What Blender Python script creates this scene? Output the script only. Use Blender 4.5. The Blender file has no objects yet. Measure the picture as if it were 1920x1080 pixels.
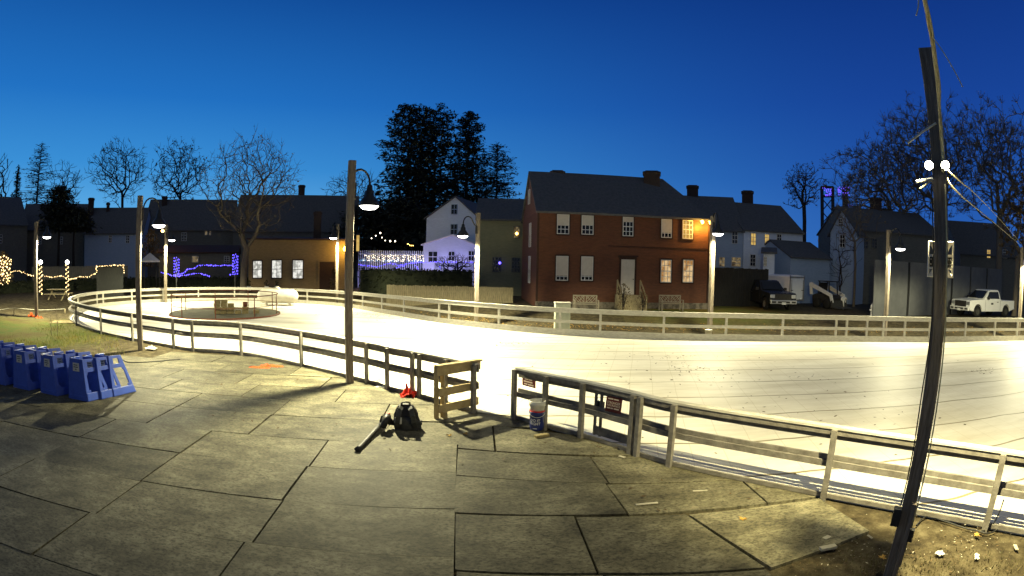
import bpy, math, random
from mathutils import Vector, Matrix
sc = bpy.context.scene
COL = sc.collection
rad = math.radians
# ------------------------------------------------------------------ camera model (fisheye lens, metres)
FPX, PIT, ROL, H = 1000.0, 0.04866, 0.02078, 3.2738
cp, sp, cr, sr = math.cos(PIT), math.sin(PIT), math.cos(ROL), math.sin(ROL)
def rot(d):
    x, y, z = d
    x, z = cr*x - sr*z, sr*x + cr*z
    return Vector((x, cp*y + sp*z, -sp*y + cp*z))
def ray(px, py):
    x = (px-960)/FPX; y = (540-py)/FPX
    r = max(math.hypot(x, y), 1e-9); s = math.sin(r)/r
    return rot((x*s, math.cos(r), y*s))
def gp(px, py, z=0.0):
    d = ray(px, py); k = (H-z)/-d.z
    return Vector((d.x*k, d.y*k, z))
def pt(px, py, dist):                       # point on a sight line at a horizontal distance in metres
    d = ray(px, py); k = dist/math.hypot(d.x, d.y)
    return Vector((d.x*k, d.y*k, H+d.z*k))
def sm(a, b, x):
    t = min(1, max(0, (x-a)/(b-a))); return t*t*(3-2*t)

# ------------------------------------------------------------------ rink outline
def catmull(P, n=6, closed=False):
    out = []; N = len(P)
    rng = range(N if closed else N-1)
    for i in rng:
        g = lambda k: Vector(P[k % N]) if closed else Vector(P[min(max(k, 0), N-1)])
        p0, p1, p2, p3 = g(i-1), g(i), g(i+1), g(i+2)
        for j in range(n):
            t = j/n
            out.append(.5*((2*p1)+(p2-p0)*t+(2*p0-5*p1+4*p2-p3)*t*t+(3*p1-p0-3*p2+p3)*t*t*t))
    if not closed: out.append(Vector(P[-1]))
    return out
NEARL = [(-.70,11.22),(-2.13,12.4),(-2.95,12.95),(-3.75,13.62),(-6.3,15.2),(-9.2,16.5),(-11.6,16.55),(-12.3,16.75),(-15.25,17.6),(-17.85,18.45),(-21.2,20.05),(-23.9,21.8),(-25.7,23.7)]
FAR = [(-25.7,23.7),(-27.2,26.0),(-27.9,29.2),(-26.6,33.0),(-23.2,36.4),(-18.5,37.6),(-13.8,36.5),(-10.9,34.7),(-8.7,32.6),(-6.7,30.6),(-3.5,27.4),(-.5,25.3),(2.2,24.0),(6.6,22.8),(10.0,22.35),(12.75,22.0),(15.8,21.5),(20.7,20.5),(28.3,19.4),(36,17.5),(43,14)]
NEARR = [(.16,10.86),(.76,10.25),(1.45,9.62),(2.12,8.82),(2.72,8.07),(4.63,6.34),(6.38,4.46),(8.4,1.6),(10.5,-2.5)]
BACK = [(43,14),(46,8),(44,0),(36,-6),(22,-8),(13,-7),(10.5,-2.5)]
pl = [Vector((x, y)) for x, y in NEARL]
c_nl, c_fr, c_nr, c_bk = catmull(NEARL), catmull(FAR), catmull(NEARR), catmull(BACK)
OUT = c_nl[::1] + c_fr[1:] + c_bk[1:] + c_nr[::-1][1:]
def inside(x, y):
    c = False; n = len(OUT); j = n-1
    for i in range(n):
        a, b = OUT[i], OUT[j]
        if (a.y > y) != (b.y > y) and x < (b.x-a.x)*(y-a.y)/(b.y-a.y)+a.x: c = not c
        j = i
    return c
def dist_out(x, y):
    m = 1e9; p = Vector((x, y)); n = len(OUT)
    for i in range(n):
        a = OUT[i]; b = OUT[(i+1) % n]; d = b-a; L = d.length_squared
        t = 0 if L == 0 else max(0, min(1, (p-a).dot(d)/L))
        m = min(m, (p-a-d*t).length_squared)
    return math.sqrt(m)
ZB = .55
def terr(x, y):
    r = math.hypot(x, y)
    if r < 22: return 0.0
    if r > 75: return ZB
    if inside(x, y): return 0.0
    return ZB*sm(.8, 7, dist_out(x, y))*sm(24, 33, r)*sm(-2, 8, y)
def gt(px, py):
    d = ray(px, py)
    if d.z > -.005: return pt(px, py, 200)
    k = (H-ZB)/-d.z; lo, hi = 0, H/-d.z
    for _ in range(40):
        m = (lo+hi)/2
        if H+d.z*m > terr(d.x*m, d.y*m): lo = m
        else: hi = m
    m = hi; return Vector((d.x*m, d.y*m, terr(d.x*m, d.y*m)))

# ------------------------------------------------------------------ mesh builder
class MB:
    def __init__(s): s.v = []; s.f = []; s.sm = []
    def add(s, vs, fs, smooth=False):
        o = len(s.v); s.v += [tuple(v) for v in vs]
        s.f += [tuple(o+i for i in f) for f in fs]; s.sm += [smooth]*len(fs)
        return s
    def quad(s, a, b, c, d): return s.add([a, b, c, d], [(0, 1, 2, 3)])
    def tri(s, a, b, c): return s.add([a, b, c], [(0, 1, 2)])
    def hexa(s, p): # 8 pts: bottom 4 ccw, top 4 ccw
        return s.add(p, [(3,2,1,0),(4,5,6,7),(0,1,5,4),(1,2,6,5),(2,3,7,6),(3,0,4,7)])
    def box(s, c, d, rz=0, ax=None):
        c = Vector(c); x, y, z = d[0]/2, d[1]/2, d[2]/2
        if ax is None:
            ca, sa = math.cos(rz), math.sin(rz); ax = (Vector((ca, sa, 0)), Vector((-sa, ca, 0)), Vector((0, 0, 1)))
        X, Y, Z = [Vector(a) for a in ax]
        return s.hexa([c-X*x-Y*y-Z*z, c+X*x-Y*y-Z*z, c+X*x+Y*y-Z*z, c-X*x+Y*y-Z*z, c-X*x-Y*y+Z*z, c+X*x-Y*y+Z*z, c+X*x+Y*y+Z*z, c-X*x+Y*y+Z*z])
    def bar(s, a, b, w, h, up=(0, 0, 1)):
        a, b = Vector(a), Vector(b); X = (b-a); L = X.length
        if L < 1e-6: return s
        X = X/L; up = Vector(up); Y = up.cross(X)
        if Y.length < 1e-4: Y = Vector((0, 1, 0)).cross(X)
        Y.normalize(); Z = X.cross(Y)
        return s.box((a+b)/2, (L, w, h), ax=(X, Y, Z))
    def tube(s, pts, r, n=8, cap=True, smooth=True):
        pts = [Vector(p) for p in pts]; N = len(pts)
        if not isinstance(r, (list, tuple)): r = [r]*N
        vs = []; prev = None
        for i, p in enumerate(pts):
            t = (pts[min(i+1, N-1)]-pts[max(i-1, 0)])
            if t.length < 1e-9: t = Vector((0, 0, 1))
            t.normalize()
            if prev is None:
                u = t.cross(Vector((0, 0, 1)))
                if u.length < 1e-3: u = t.cross(Vector((1, 0, 0)))
            else:
                u = prev - t*prev.dot(t)
                if u.length < 1e-3: u = t.orthogonal()
            u.normalize(); prev = u; w = t.cross(u)
            for k in range(n):
                a = 2*math.pi*k/n; vs.append(p+(u*math.cos(a)+w*math.sin(a))*r[i])
        fs = []
        for i in range(N-1):
            for k in range(n):
                fs.append((i*n+k, i*n+(k+1) % n, (i+1)*n+(k+1) % n, (i+1)*n+k))
        if cap: fs += [tuple(range(n-1, -1, -1)), tuple((N-1)*n+k for k in range(n))]
        return s.add(vs, fs, smooth)
    def lathe(s, c, prof, n=20, smooth=True, ax=None):
        c = Vector(c); X, Y, Z = [Vector(a) for a in (ax or ((1, 0, 0), (0, 1, 0), (0, 0, 1)))]
        vs = []; fs = []
        for r, z in prof:
            for k in range(n):
                a = 2*math.pi*k/n; vs.append(c+X*r*math.cos(a)+Y*r*math.sin(a)+Z*z)
        for i in range(len(prof)-1):
            for k in range(n): fs.append((i*n+k, i*n+(k+1) % n, (i+1)*n+(k+1) % n, (i+1)*n+k))
        return s.add(vs, fs, smooth)
    def disc(s, c, r, n=20, ax=None):
        c = Vector(c); X, Y = [Vector(a) for a in (ax or ((1, 0, 0), (0, 1, 0)))]
        return s.add([c+X*r*math.cos(2*math.pi*k/n)+Y*r*math.sin(2*math.pi*k/n) for k in range(n)], [tuple(range(n))])
    def prism(s, poly, O, U, V, W):   # poly (u,v) extruded by vector W
        O, U, V, W = Vector(O), Vector(U), Vector(V), Vector(W); n = len(poly)
        a = [O+U*p[0]+V*p[1] for p in poly]; b = [q+W for q in a]
        fs = [tuple(range(n-1, -1, -1)), tuple(range(n, 2*n))]+[(i, (i+1) % n, n+(i+1) % n, n+i) for i in range(n)]
        return s.add(a+b, fs)
    def ball(s, c, r, sz=1.0, n=8, m=5):
        c = Vector(c); prof = [(r*math.sin(math.pi*i/m)+1e-5, -r*sz*math.cos(math.pi*i/m)) for i in range(m+1)]
        return s.lathe(c, prof, n)
    def octa(s, c, r):
        c = Vector(c); X, Y, Z = Vector((r, 0, 0)), Vector((0, r, 0)), Vector((0, 0, r))
        return s.add([c+X, c+Y, c-X, c-Y, c+Z, c-Z], [(0,1,4),(1,2,4),(2,3,4),(3,0,4),(1,0,5),(2,1,5),(3,2,5),(0,3,5)], True)
    def build(s, name, m, parent=None, bevel=0):
        me = bpy.data.meshes.new(name); me.from_pydata(s.v, [], s.f); me.validate()
        if len(me.polygons) == len(s.sm): me.polygons.foreach_set('use_smooth', s.sm)
        me.update(); o = bpy.data.objects.new(name, me); COL.objects.link(o)
        if m: me.materials.append(m)
        if parent: o.parent = parent
        if bevel:
            b = o.modifiers.new('b', 'BEVEL'); b.width = bevel; b.segments = 2; b.limit_method = 'ANGLE'
        return o
def tag(o, label=None, cat=None, group=None, kind=None):
    if label: o['label'] = label
    if cat: o['category'] = cat
    if group: o['group'] = group
    if kind: o['kind'] = kind
    return o
def thing(name, label, cat, loc=(0, 0, 0), rz=0, group=None):
    o = bpy.data.objects.new(name, None); COL.objects.link(o); o.location = loc; o.rotation_euler = (0, 0, rz)
    o.empty_display_size = .3
    return tag(o, label, cat, group)
def copy_tree(o, parent=None):
    c = o.copy(); COL.objects.link(c)
    if parent: c.parent = parent
    for ch in o.children: copy_tree(ch, c)
    return c

# ------------------------------------------------------------------ materials
def mat(name, c1, c2=None, rough=.8, scale=4, bump=0, bscale=None, metal=0, spec=.3, detail=6, stretch=None, lo=.35, hi=.65):
    m = bpy.data.materials.new(name); m.use_nodes = True; nt = m.node_tree; N = nt.nodes; L = nt.links
    b = N['Principled BSDF']; b.inputs['Roughness'].default_value = rough; b.inputs['Metallic'].default_value = metal
    b.inputs['Specular IOR Level'].default_value = spec
    b.inputs['Base Color'].default_value = (*c1, 1)
    tc = N.new('ShaderNodeTexCoord'); mp = N.new('ShaderNodeMapping'); L.new(tc.outputs['Object'], mp.inputs['Vector'])
    if stretch: mp.inputs['Scale'].default_value = stretch
    if c2:
        n1 = N.new('ShaderNodeTexNoise'); n1.inputs['Scale'].default_value = scale; n1.inputs['Detail'].default_value = detail; n1.inputs['Roughness'].default_value = .65
        L.new(mp.outputs['Vector'], n1.inputs['Vector'])
        rp = N.new('ShaderNodeValToRGB'); rp.color_ramp.elements[0].position = lo; rp.color_ramp.elements[1].position = hi
        rp.color_ramp.elements[0].color = (*c1, 1); rp.color_ramp.elements[1].color = (*c2, 1)
        L.new(n1.outputs[0], rp.inputs['Fac']); L.new(rp.outputs['Color'], b.inputs['Base Color'])
    if bump:
        n2 = N.new('ShaderNodeTexNoise'); n2.inputs['Scale'].default_value = bscale or scale*6; n2.inputs['Detail'].default_value = 5
        L.new(mp.outputs['Vector'], n2.inputs['Vector'])
        bp = N.new('ShaderNodeBump'); bp.inputs['Strength'].default_value = bump; bp.inputs['Distance'].default_value = .02
        L.new(n2.outputs[0], bp.inputs['Height']); L.new(bp.outputs['Normal'], b.inputs['Normal'])
    return m
def emit(name, c, s, c2=None, scale=6, lo=.4, hi=.6, sample=False):
    m = bpy.data.materials.new(name); m.use_nodes = True; nt = m.node_tree; N = nt.nodes; L = nt.links
    N.clear(); e = N.new('ShaderNodeEmission'); o = N.new('ShaderNodeOutputMaterial'); L.new(e.outputs[0], o.inputs[0])
    e.inputs[0].default_value = (*c, 1); e.inputs[1].default_value = s
    if c2:
        tc = N.new('ShaderNodeTexCoord'); n1 = N.new('ShaderNodeTexNoise'); n1.inputs['Scale'].default_value = scale
        L.new(tc.outputs['Object'], n1.inputs['Vector']); rp = N.new('ShaderNodeValToRGB')
        rp.color_ramp.elements[0].position = lo; rp.color_ramp.elements[1].position = hi
        rp.color_ramp.elements[0].color = (*c, 1); rp.color_ramp.elements[1].color = (*c2, 1)
        L.new(n1.outputs[0], rp.inputs['Fac']); L.new(rp.outputs['Color'], e.inputs[0])
    if not sample:
        try: m.cycles.emission_sampling = 'NONE'
        except Exception:
            try: m.emission_sampling = 'NONE'
            except Exception: pass
    return m
M = {}
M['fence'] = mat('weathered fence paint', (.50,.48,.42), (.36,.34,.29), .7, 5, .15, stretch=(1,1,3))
M['fence_near'] = mat('backlit fence timber', (.20,.185,.16), (.11,.10,.085), .75, 6, .2)  # darker copy of the fence paint, shade of its backlit face put into the colour
M['post_wood'] = mat('lamp post timber', (.26,.22,.17), (.13,.105,.08), .8, 7, .3, stretch=(4,4,.5))
M['dark_pole'] = mat('old dark timber', (.20,.17,.14), (.09,.077,.063), .85, 8, .4, stretch=(6,6,.4))
M['iron'] = mat('black iron', (.02,.02,.022), (.035,.035,.035), .5, 8, metal=.4)
M['shade'] = mat('lamp shade enamel', (.015,.016,.018), (.025,.027,.03), .45, 8)
M['pine'] = mat('new pine timber', (.46,.36,.18), (.34,.25,.11), .75, 6, .15, stretch=(1,1,1))
M['blue'] = mat('blue plastic', (.042,.095,.47), (.034,.075,.38), .42, 5, .05, spec=.5)
M['white'] = mat('white paint', (.72,.72,.70), (.60,.60,.58), .6, 5)
M['sticker'] = mat('paper sticker', (.62,.60,.52), (.5,.48,.42), .6, 10)
M['ink'] = mat('printed ink', (.05,.05,.06), None, .6)
M['whiteplastic'] = mat('white plastic', (.72,.70,.62), (.62,.6,.52), .4, 8, spec=.5)
M['bucketblue'] = mat('dark blue plastic', (.012,.025,.16), (.01,.02,.12), .4, 6, spec=.5)
M['red'] = mat('red plastic', (.55,.03,.012), (.42,.02,.01), .5, 9)
M['orange'] = mat('orange vinyl', (.62,.10,.012), (.5,.07,.01), .55, 12, .3)
M['blackp'] = mat('black plastic', (.016,.015,.015), (.035,.031,.028), .5, 12, .1)
M['greyp'] = mat('grey engine housing', (.06,.06,.055), (.035,.035,.03), .5, 12, .1)
M['maroon'] = mat('maroon sign board', (.10,.012,.012), (.08,.01,.01), .5, 6)
M['letter'] = mat('cream lettering', (.55,.45,.36), None, .6)
M['redwall'] = mat('red clapboard', (.145,.057,.031), (.098,.041,.024), .75, 3, .1, stretch=(1,1,4))
M['brownwall'] = mat('ochre brown clapboard', (.27,.185,.09), (.20,.14,.068), .75, 3, .1, stretch=(1,1,4))
M['darktrim'] = mat('dark brown trim', (.045,.02,.012), (.03,.014,.01), .7, 5)
M['roof'] = mat('dark shingle roof', (.105,.108,.115), (.07,.073,.08), .85, 5, .3, stretch=(1,1,1))
M['brick'] = mat('old brick chimney', (.055,.036,.03), (.035,.026,.023), .9, 9, .4)
M['stone'] = mat('fieldstone foundation', (.22,.19,.15), (.09,.08,.065), .9, 3.5, .6, lo=.42, hi=.58)
M['olive'] = mat('grey green clapboard', (.25,.25,.16), (.20,.20,.13), .8, 3, .1, stretch=(1,1,4))
M['palewall'] = mat('pale blue white clapboard', (.66,.75,.90), (.58,.67,.82), .75, 3, .1, stretch=(1,1,4))
M['bluewall'] = mat('blue grey clapboard', (.34,.44,.60), (.28,.38,.53), .75, 3, .1, stretch=(1,1,4))
M['darkwall'] = mat('dark weathered wall', (.15,.15,.135), (.11,.11,.10), .85, 3, .1, stretch=(1,1,4))
M['glass'] = mat('dark window glass', (.008,.009,.011), None, .12, spec=.6)
M['blind'] = mat('white roller blind', (.62,.58,.52), (.56,.52,.46), .7, 4)
M['boards'] = mat('weathered fence boards', (.42,.36,.22), (.24,.20,.12), .85, 5, .3, stretch=(5,5,.6))
M['darkboards'] = mat('dark stained boards', (.03,.032,.032), (.02,.021,.021), .85, 5, .3, stretch=(5,5,.6))
M['barrier'] = mat('grey barrier panel', (.14,.145,.15), (.11,.115,.12), .6, 1.5)
M['tank'] = mat('white tank enamel', (.72,.68,.58), (.6,.56,.47), .45, 3)
M['rust'] = mat('rusty red steel', (.17,.055,.03), (.10,.03,.018), .75, 12)
M['block'] = mat('concrete block', (.30,.24,.115), (.19,.15,.07), .9, 10, .4)
M['bench'] = mat('silvered teak', (.34,.30,.23), (.24,.21,.16), .75, 9, .1)
M['rubber'] = mat('tyre rubber', (.012,.012,.012), None, .85)
M['carwhite'] = mat('white car paint', (.72,.72,.70), (.68,.68,.66), .3, 3, spec=.6)
M['cardark'] = mat('dark car paint', (.012,.014,.018), (.016,.018,.022), .25, 3, spec=.6)
M['chrome'] = mat('bright trim metal', (.55,.55,.55), None, .3, metal=.8)
M['aluminium'] = mat('white trailer sheet', (.80,.83,.88), (.74,.77,.82), .45, 3)
M['cable_y'] = mat('weathered cable sheath', (.60,.54,.30), (.38,.34,.19), .6, 14)
M['cable_w'] = mat('pale cable sheath', (.55,.54,.46), None, .5)
M['cable_k'] = mat('black cable sheath', (.015,.015,.015), None, .5)
M['paper'] = mat('white scrap', (.75,.72,.66), (.6,.58,.5), .7, 15)
M['leaf'] = mat('dead oak leaf', (.10,.065,.028), (.05,.034,.016), .8, 20)
M['leafy'] = mat('yellow dead leaf', (.42,.26,.05), (.3,.17,.04), .8, 20)
M['bark'] = mat('grey brown bark', (.20,.165,.12), (.12,.10,.075), .9, 12, .4, stretch=(3,3,.7))
M['barkdark'] = mat('dark bark', (.04,.034,.03), (.022,.02,.018), .9, 12, .3)
M['ever'] = mat('dark evergreen needles', (.03,.036,.026), (.045,.052,.035), .8, 2)
M['dryleaf'] = mat('brown clinging leaves', (.17,.125,.065), (.10,.08,.045), .85, 2)
M['drylit'] = mat('tan brown clinging leaves', (.19,.115,.045), (.11,.075,.032), .85, 2)  # lit copy of the brown leaves, lamplight put into the colour
M['hedge'] = mat('dark hedge leaves', (.018,.024,.013), (.03,.036,.018), .85, 3)
M['bulb'] = emit('lit lamp glass', (1, .97, .92), 14)
M['flood'] = emit('lit flood lens', (1, .93, .68), 45, sample=True)
M['bark_mid'] = mat('dark grey bark', (.10,.083,.06), (.055,.046,.036), .9, 12, .4, stretch=(3,3,.7))
M['amber'] = emit('amber bulb', (1, .55, .1), 14)
M['warmstring'] = emit('warm string bulbs', (1, .68, .28), 5)
M['whitestring'] = emit('white string bulbs', (1, .85, .62), 6)
M['bluestring'] = emit('blue string bulbs', (.10, .07, 1), 6)
M['violet'] = emit('violet bridge lights', (.14, .07, .95), 1.8)
M['offcut'] = mat('grey weathered offcut', (.40,.37,.29), (.3,.28,.22), .8, 8)
M['winwhite'] = emit('lit window white', (.75, .74, .68), 1.0, (.30, .30, .27), 3.2)
M['winwarm'] = emit('lit window warm', (.75, .52, .26), .8, (.35, .17, .05), 2.5)
M['winyellow'] = emit('lit window yellow', (.62, .42, .12), .9, (.45, .28, .07), 2)
M['windim'] = emit('dim lit window', (.35, .26, .13), .5, (.06, .04, .02), 3)

# ------------------------------------------------------------------ camera, world, render
cam = bpy.data.cameras.new('camera'); co = bpy.data.objects.new('camera', cam); COL.objects.link(co); sc.camera = co
cam.type = 'PANO'; cam.clip_start = .05; cam.clip_end = 3000
cam.sensor_fit = 'HORIZONTAL'; cam.sensor_width = 36; cam.sensor_height = 20.25
c = cam if hasattr(cam, 'panorama_type') else cam.cycles
c.panorama_type = 'FISHEYE_LENS_POLYNOMIAL'; c.fisheye_fov = math.pi
c.fisheye_polynomial_k0 = 0; c.fisheye_polynomial_k1 = -1/18.75
c.fisheye_polynomial_k2 = 0; c.fisheye_polynomial_k3 = 0; c.fisheye_polynomial_k4 = 0
r_, u_, f_ = rot((1, 0, 0)), rot((0, 0, 1)), rot((0, 1, 0))
co.matrix_world = Matrix(((r_.x, u_.x, -f_.x, 0), (r_.y, u_.y, -f_.y, 0), (r_.z, u_.z, -f_.z, H), (0, 0, 0, 1)))
W = bpy.data.worlds.new('World'); sc.world = W; W.use_nodes = True
nt = W.node_tree; N = nt.nodes; L = nt.links; N.clear()
bg = N.new('ShaderNodeBackground'); ow = N.new('ShaderNodeOutputWorld'); L.new(bg.outputs[0], ow.inputs[0])
tc = N.new('ShaderNodeTexCoord'); sx = N.new('ShaderNodeSeparateXYZ'); L.new(tc.outputs['Generated'], sx.inputs[0])
def ramp(els):
    r = N.new('ShaderNodeValToRGB'); e = r.color_ramp.elements
    while len(e) < len(els): e.new(.5)
    for k, (p, col) in enumerate(els): e[k].position = p
    for k, (p, col) in enumerate(els): e[k].color = (*col, 1)
    L.new(sx.outputs['Z'], r.inputs['Fac']); return r
rl = ramp([(0,(.15,.42,.70)),(.07,(.095,.355,.67)),(.16,(.036,.235,.57)),(.28,(.013,.140,.46)),(.5,(.0035,.053,.25)),(.66,(.03,.055,.12)),(1,(.045,.058,.085))])
rr = ramp([(0,(.020,.105,.39)),(.1,(.016,.088,.36)),(.2,(.011,.066,.31)),(.3,(.0075,.048,.265)),(.5,(.0035,.027,.175)),(.66,(.03,.05,.11)),(1,(.045,.058,.085))])
dv = N.new('ShaderNodeVectorMath'); dv.operation = 'DOT_PRODUCT'; L.new(tc.outputs['Generated'], dv.inputs[0]); dv.inputs[1].default_value = (-.94, .34, 0)
mr = N.new('ShaderNodeMapRange'); mr.inputs['From Min'].default_value = -.45; mr.inputs['From Max'].default_value = .95; mr.interpolation_type = 'SMOOTHSTEP'
L.new(dv.outputs['Value'], mr.inputs['Value'])
mx = N.new('ShaderNodeMixRGB'); L.new(mr.outputs[0], mx.inputs[0]); L.new(rr.outputs[0], mx.inputs[1]); L.new(rl.outputs[0], mx.inputs[2])
mb = N.new('ShaderNodeMapRange'); mb.inputs['From Min'].default_value = -.35; mb.inputs['From Max'].default_value = .25; mb.inputs['To Min'].default_value = .10; mb.inputs['To Max'].default_value = .96
L.new(sx.outputs['Y'], mb.inputs['Value'])
mm = N.new('ShaderNodeMixRGB'); mm.blend_type = 'MULTIPLY'; mm.inputs[0].default_value = 1; L.new(mx.outputs[0], mm.inputs[1]); L.new(mb.outputs[0], mm.inputs[2])
gl = N.new('ShaderNodeMixRGB'); gl.blend_type = 'ADD'; gl.inputs[0].default_value = 1; L.new(mm.outputs[0], gl.inputs[1])
gb = N.new('ShaderNodeMapRange'); gb.inputs['From Min'].default_value = .05; gb.inputs['From Max'].default_value = -.5; L.new(sx.outputs['Y'], gb.inputs['Value'])
gc = N.new('ShaderNodeMixRGB'); L.new(gb.outputs[0], gc.inputs[0]); gc.inputs[1].default_value = (0,0,0,1); gc.inputs[2].default_value = (.10,.122,.16,1); L.new(gc.outputs[0], gl.inputs[2])
L.new(gl.outputs[0], bg.inputs[0]); bg.inputs[1].default_value = 1.0
sc.view_settings.view_transform = 'Standard'; sc.view_settings.look = 'None'; sc.view_settings.exposure = .3; sc.view_settings.gamma = 1
try:
    sc.cycles.use_denoising = True; sc.cycles.max_bounces = 6; sc.cycles.diffuse_bounces = 3; sc.cycles.sample_clamp_indirect = 3
except Exception: pass
def spot(name, loc, w, col, to=None, ang=165, blend=.25, size=.12, parent=None):
    l = bpy.data.lights.new(name, 'SPOT'); l.energy = w; l.color = col; l.spot_size = rad(ang); l.spot_blend = blend; l.shadow_soft_size = size
    o = bpy.data.objects.new(name, l); COL.objects.link(o); o.location = loc
    d = Vector((0, 0, -1)) if to is None else Vector(to)-Vector(loc)
    o.rotation_euler = d.to_track_quat('-Z', 'Y').to_euler(); return o
def point(name, loc, w, col, size=.08):
    l = bpy.data.lights.new(name, 'POINT'); l.energy = w; l.color = col; l.shadow_soft_size = size
    o = bpy.data.objects.new(name, l); COL.objects.link(o); o.location = loc; return o
su = bpy.data.lights.new('sun', 'SUN'); su.energy = .012; su.angle = rad(20); su.color = (.55, .75, 1)
so = bpy.data.objects.new('sun', su); COL.objects.link(so); so.rotation_euler = Vector((.93, -.3, -.2)).to_track_quat('-Z', 'Y').to_euler()
# ------------------------------------------------------------------ ground
def axis(lo, hi, fine_lo, fine_hi, st):
    a = []; x = fine_lo
    while x <= fine_hi: a.append(x); x += st
    g = st; x = fine_hi
    while x < hi: g *= 1.35; x += g; a.append(x)
    g = st; x = fine_lo; b = []
    while x > lo: g *= 1.35; x -= g; b.append(x)
    return b[::-1]+a
xs = axis(-420, 420, -44, 56, 1.0); ys = axis(-60, 700, -12, 60, 1.0)
g = MB(); vs = []; fs = []
for y in ys:
    for x in xs: vs.append((x, y, terr(x, y)-(.03 if math.hypot(x, y) < 30 or terr(x, y) == 0 else 0)))
nx = len(xs)
for j in range(len(ys)-1):
    for i in range(nx-1): fs.append((j*nx+i, j*nx+i+1, (j+1)*nx+i+1, (j+1)*nx+i))
g.add(vs, fs, True)
def ground_mat():
    m = bpy.data.materials.new('bare earth and turf'); m.use_nodes = True; nt = m.node_tree; N = nt.nodes; L = nt.links
    b = N['Principled BSDF']; b.inputs['Roughness'].default_value = .95; b.inputs['Specular IOR Level'].default_value = .15
    tc = N.new('ShaderNodeTexCoord')
    def noise(s, d=6):
        n = N.new('ShaderNodeTexNoise'); n.inputs['Scale'].default_value = s; n.inputs['Detail'].default_value = d; n.inputs['Roughness'].default_value = .7; L.new(tc.outputs['Object'], n.inputs['Vector']); return n
    def rmp(src, els):
        r = N.new('ShaderNodeValToRGB'); e = r.color_ramp.elements
        while len(e) < len(els): e.new(.5)
        for k, (p, c_) in enumerate(els): e[k].position = p; e[k].color = (*c_, 1)
        L.new(src, r.inputs['Fac']); return r
    dirt = rmp(noise(3.2, 12).outputs[0], [(.34, (.018,.014,.008)), (.5, (.055,.044,.024)), (.68, (.115,.097,.058))])
    turf = rmp(noise(.5, 8).outputs[0], [(.32, (.13,.085,.03)), (.5, (.15,.15,.035)), (.66, (.085,.15,.024))])
    def blob(cx, cy, r0, r1):
        d = N.new('ShaderNodeVectorMath'); d.operation = 'DISTANCE'; L.new(tc.outputs['Object'], d.inputs[0]); d.inputs[1].default_value = (cx, cy, 0)
        nn = noise(.6, 5); ad = N.new('ShaderNodeMath'); ad.operation = 'MULTIPLY_ADD'; L.new(nn.outputs[0], ad.inputs[0]); ad.inputs[1].default_value = 4; L.new(d.outputs['Value'], ad.inputs[2])
        k = N.new('ShaderNodeMapRange'); k.inputs['From Min'].default_value = r1+2; k.inputs['From Max'].default_value = r0+2; L.new(ad.outputs[0], k.inputs['Value']); return k
    m1 = N.new('ShaderNodeMixRGB'); L.new(blob(-22, 16.3, 2.5, 6.5).outputs[0], m1.inputs[0]); L.new(dirt.outputs[0], m1.inputs[1]); L.new(turf.outputs[0], m1.inputs[2])
    m2 = N.new('ShaderNodeMixRGB'); L.new(blob(12, 33, 2, 8).outputs[0], m2.inputs[0]); L.new(m1.outputs[0], m2.inputs[1]); L.new(turf.outputs[0], m2.inputs[2])
    asp = rmp(noise(3, 8).outputs[0], [(.3, (.03,.03,.03)), (.7, (.055,.053,.05))])
    m3 = N.new('ShaderNodeMixRGB'); L.new(blob(42, 48, 17, 24).outputs[0], m3.inputs[0]); L.new(m2.outputs[0], m3.inputs[1]); L.new(asp.outputs[0], m3.inputs[2])
    L.new(m3.outputs[0], b.inputs['Base Color'])
    n2 = noise(14, 9); bp = N.new('ShaderNodeBump'); bp.inputs['Strength'].default_value = .7; bp.inputs['Distance'].default_value = .05
    L.new(n2.outputs[0], bp.inputs['Height']); L.new(bp.outputs[0], b.inputs['Normal'])
    return m
tag(g.build('ground', ground_mat()), kind='structure')

# ------------------------------------------------------------------ pavement of laid panels
random.seed(4)
pav = MB()
def panel(P, gap=.018):
    cx = sum(p[0] for p in P)/len(P); cy = sum(p[1] for p in P)/len(P)
    z = .012+random.uniform(-.007, .007); tx, ty = random.uniform(-.004, .004), random.uniform(-.006, .006)
    a = []
    for x, y in P:
        d = math.hypot(x-cx, y-cy); k = 1-gap/max(d, .05)
        X, Y = cx+(x-cx)*k, cy+(y-cy)*k; a.append((X, Y, z+tx*(x-cx)+ty*(y-cy)))
    n = len(a); bo = [(p[0], p[1], -.04) for p in a]
    s = sum(a[i][0]*a[(i+1) % n][1]-a[(i+1) % n][0]*a[i][1] for i in range(n))
    if s < 0: a.reverse(); bo.reverse()
    pav.add(a+bo, [tuple(range(n))]+[(i, n+i, n+(i+1) % n, (i+1) % n) for i in range(n)])
ca, sa = math.cos(rad(5.1)), math.sin(rad(5.1))
def uv(s, t): return (s*ca-t*sa, s*sa+t*ca)
T = [.15, 1.42, 2.7, 3.98, 5.26, 6.5, 7.81, 9.12, 10.48, 11.74, 13.0, 14.3, 15.6, 16.9]
OFF = [-.9, -.1, -1.3, -.2, -.1, -.12, -.09, -1.69, -1.68, -.6, -1.3, -.2, -1.0]
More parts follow.
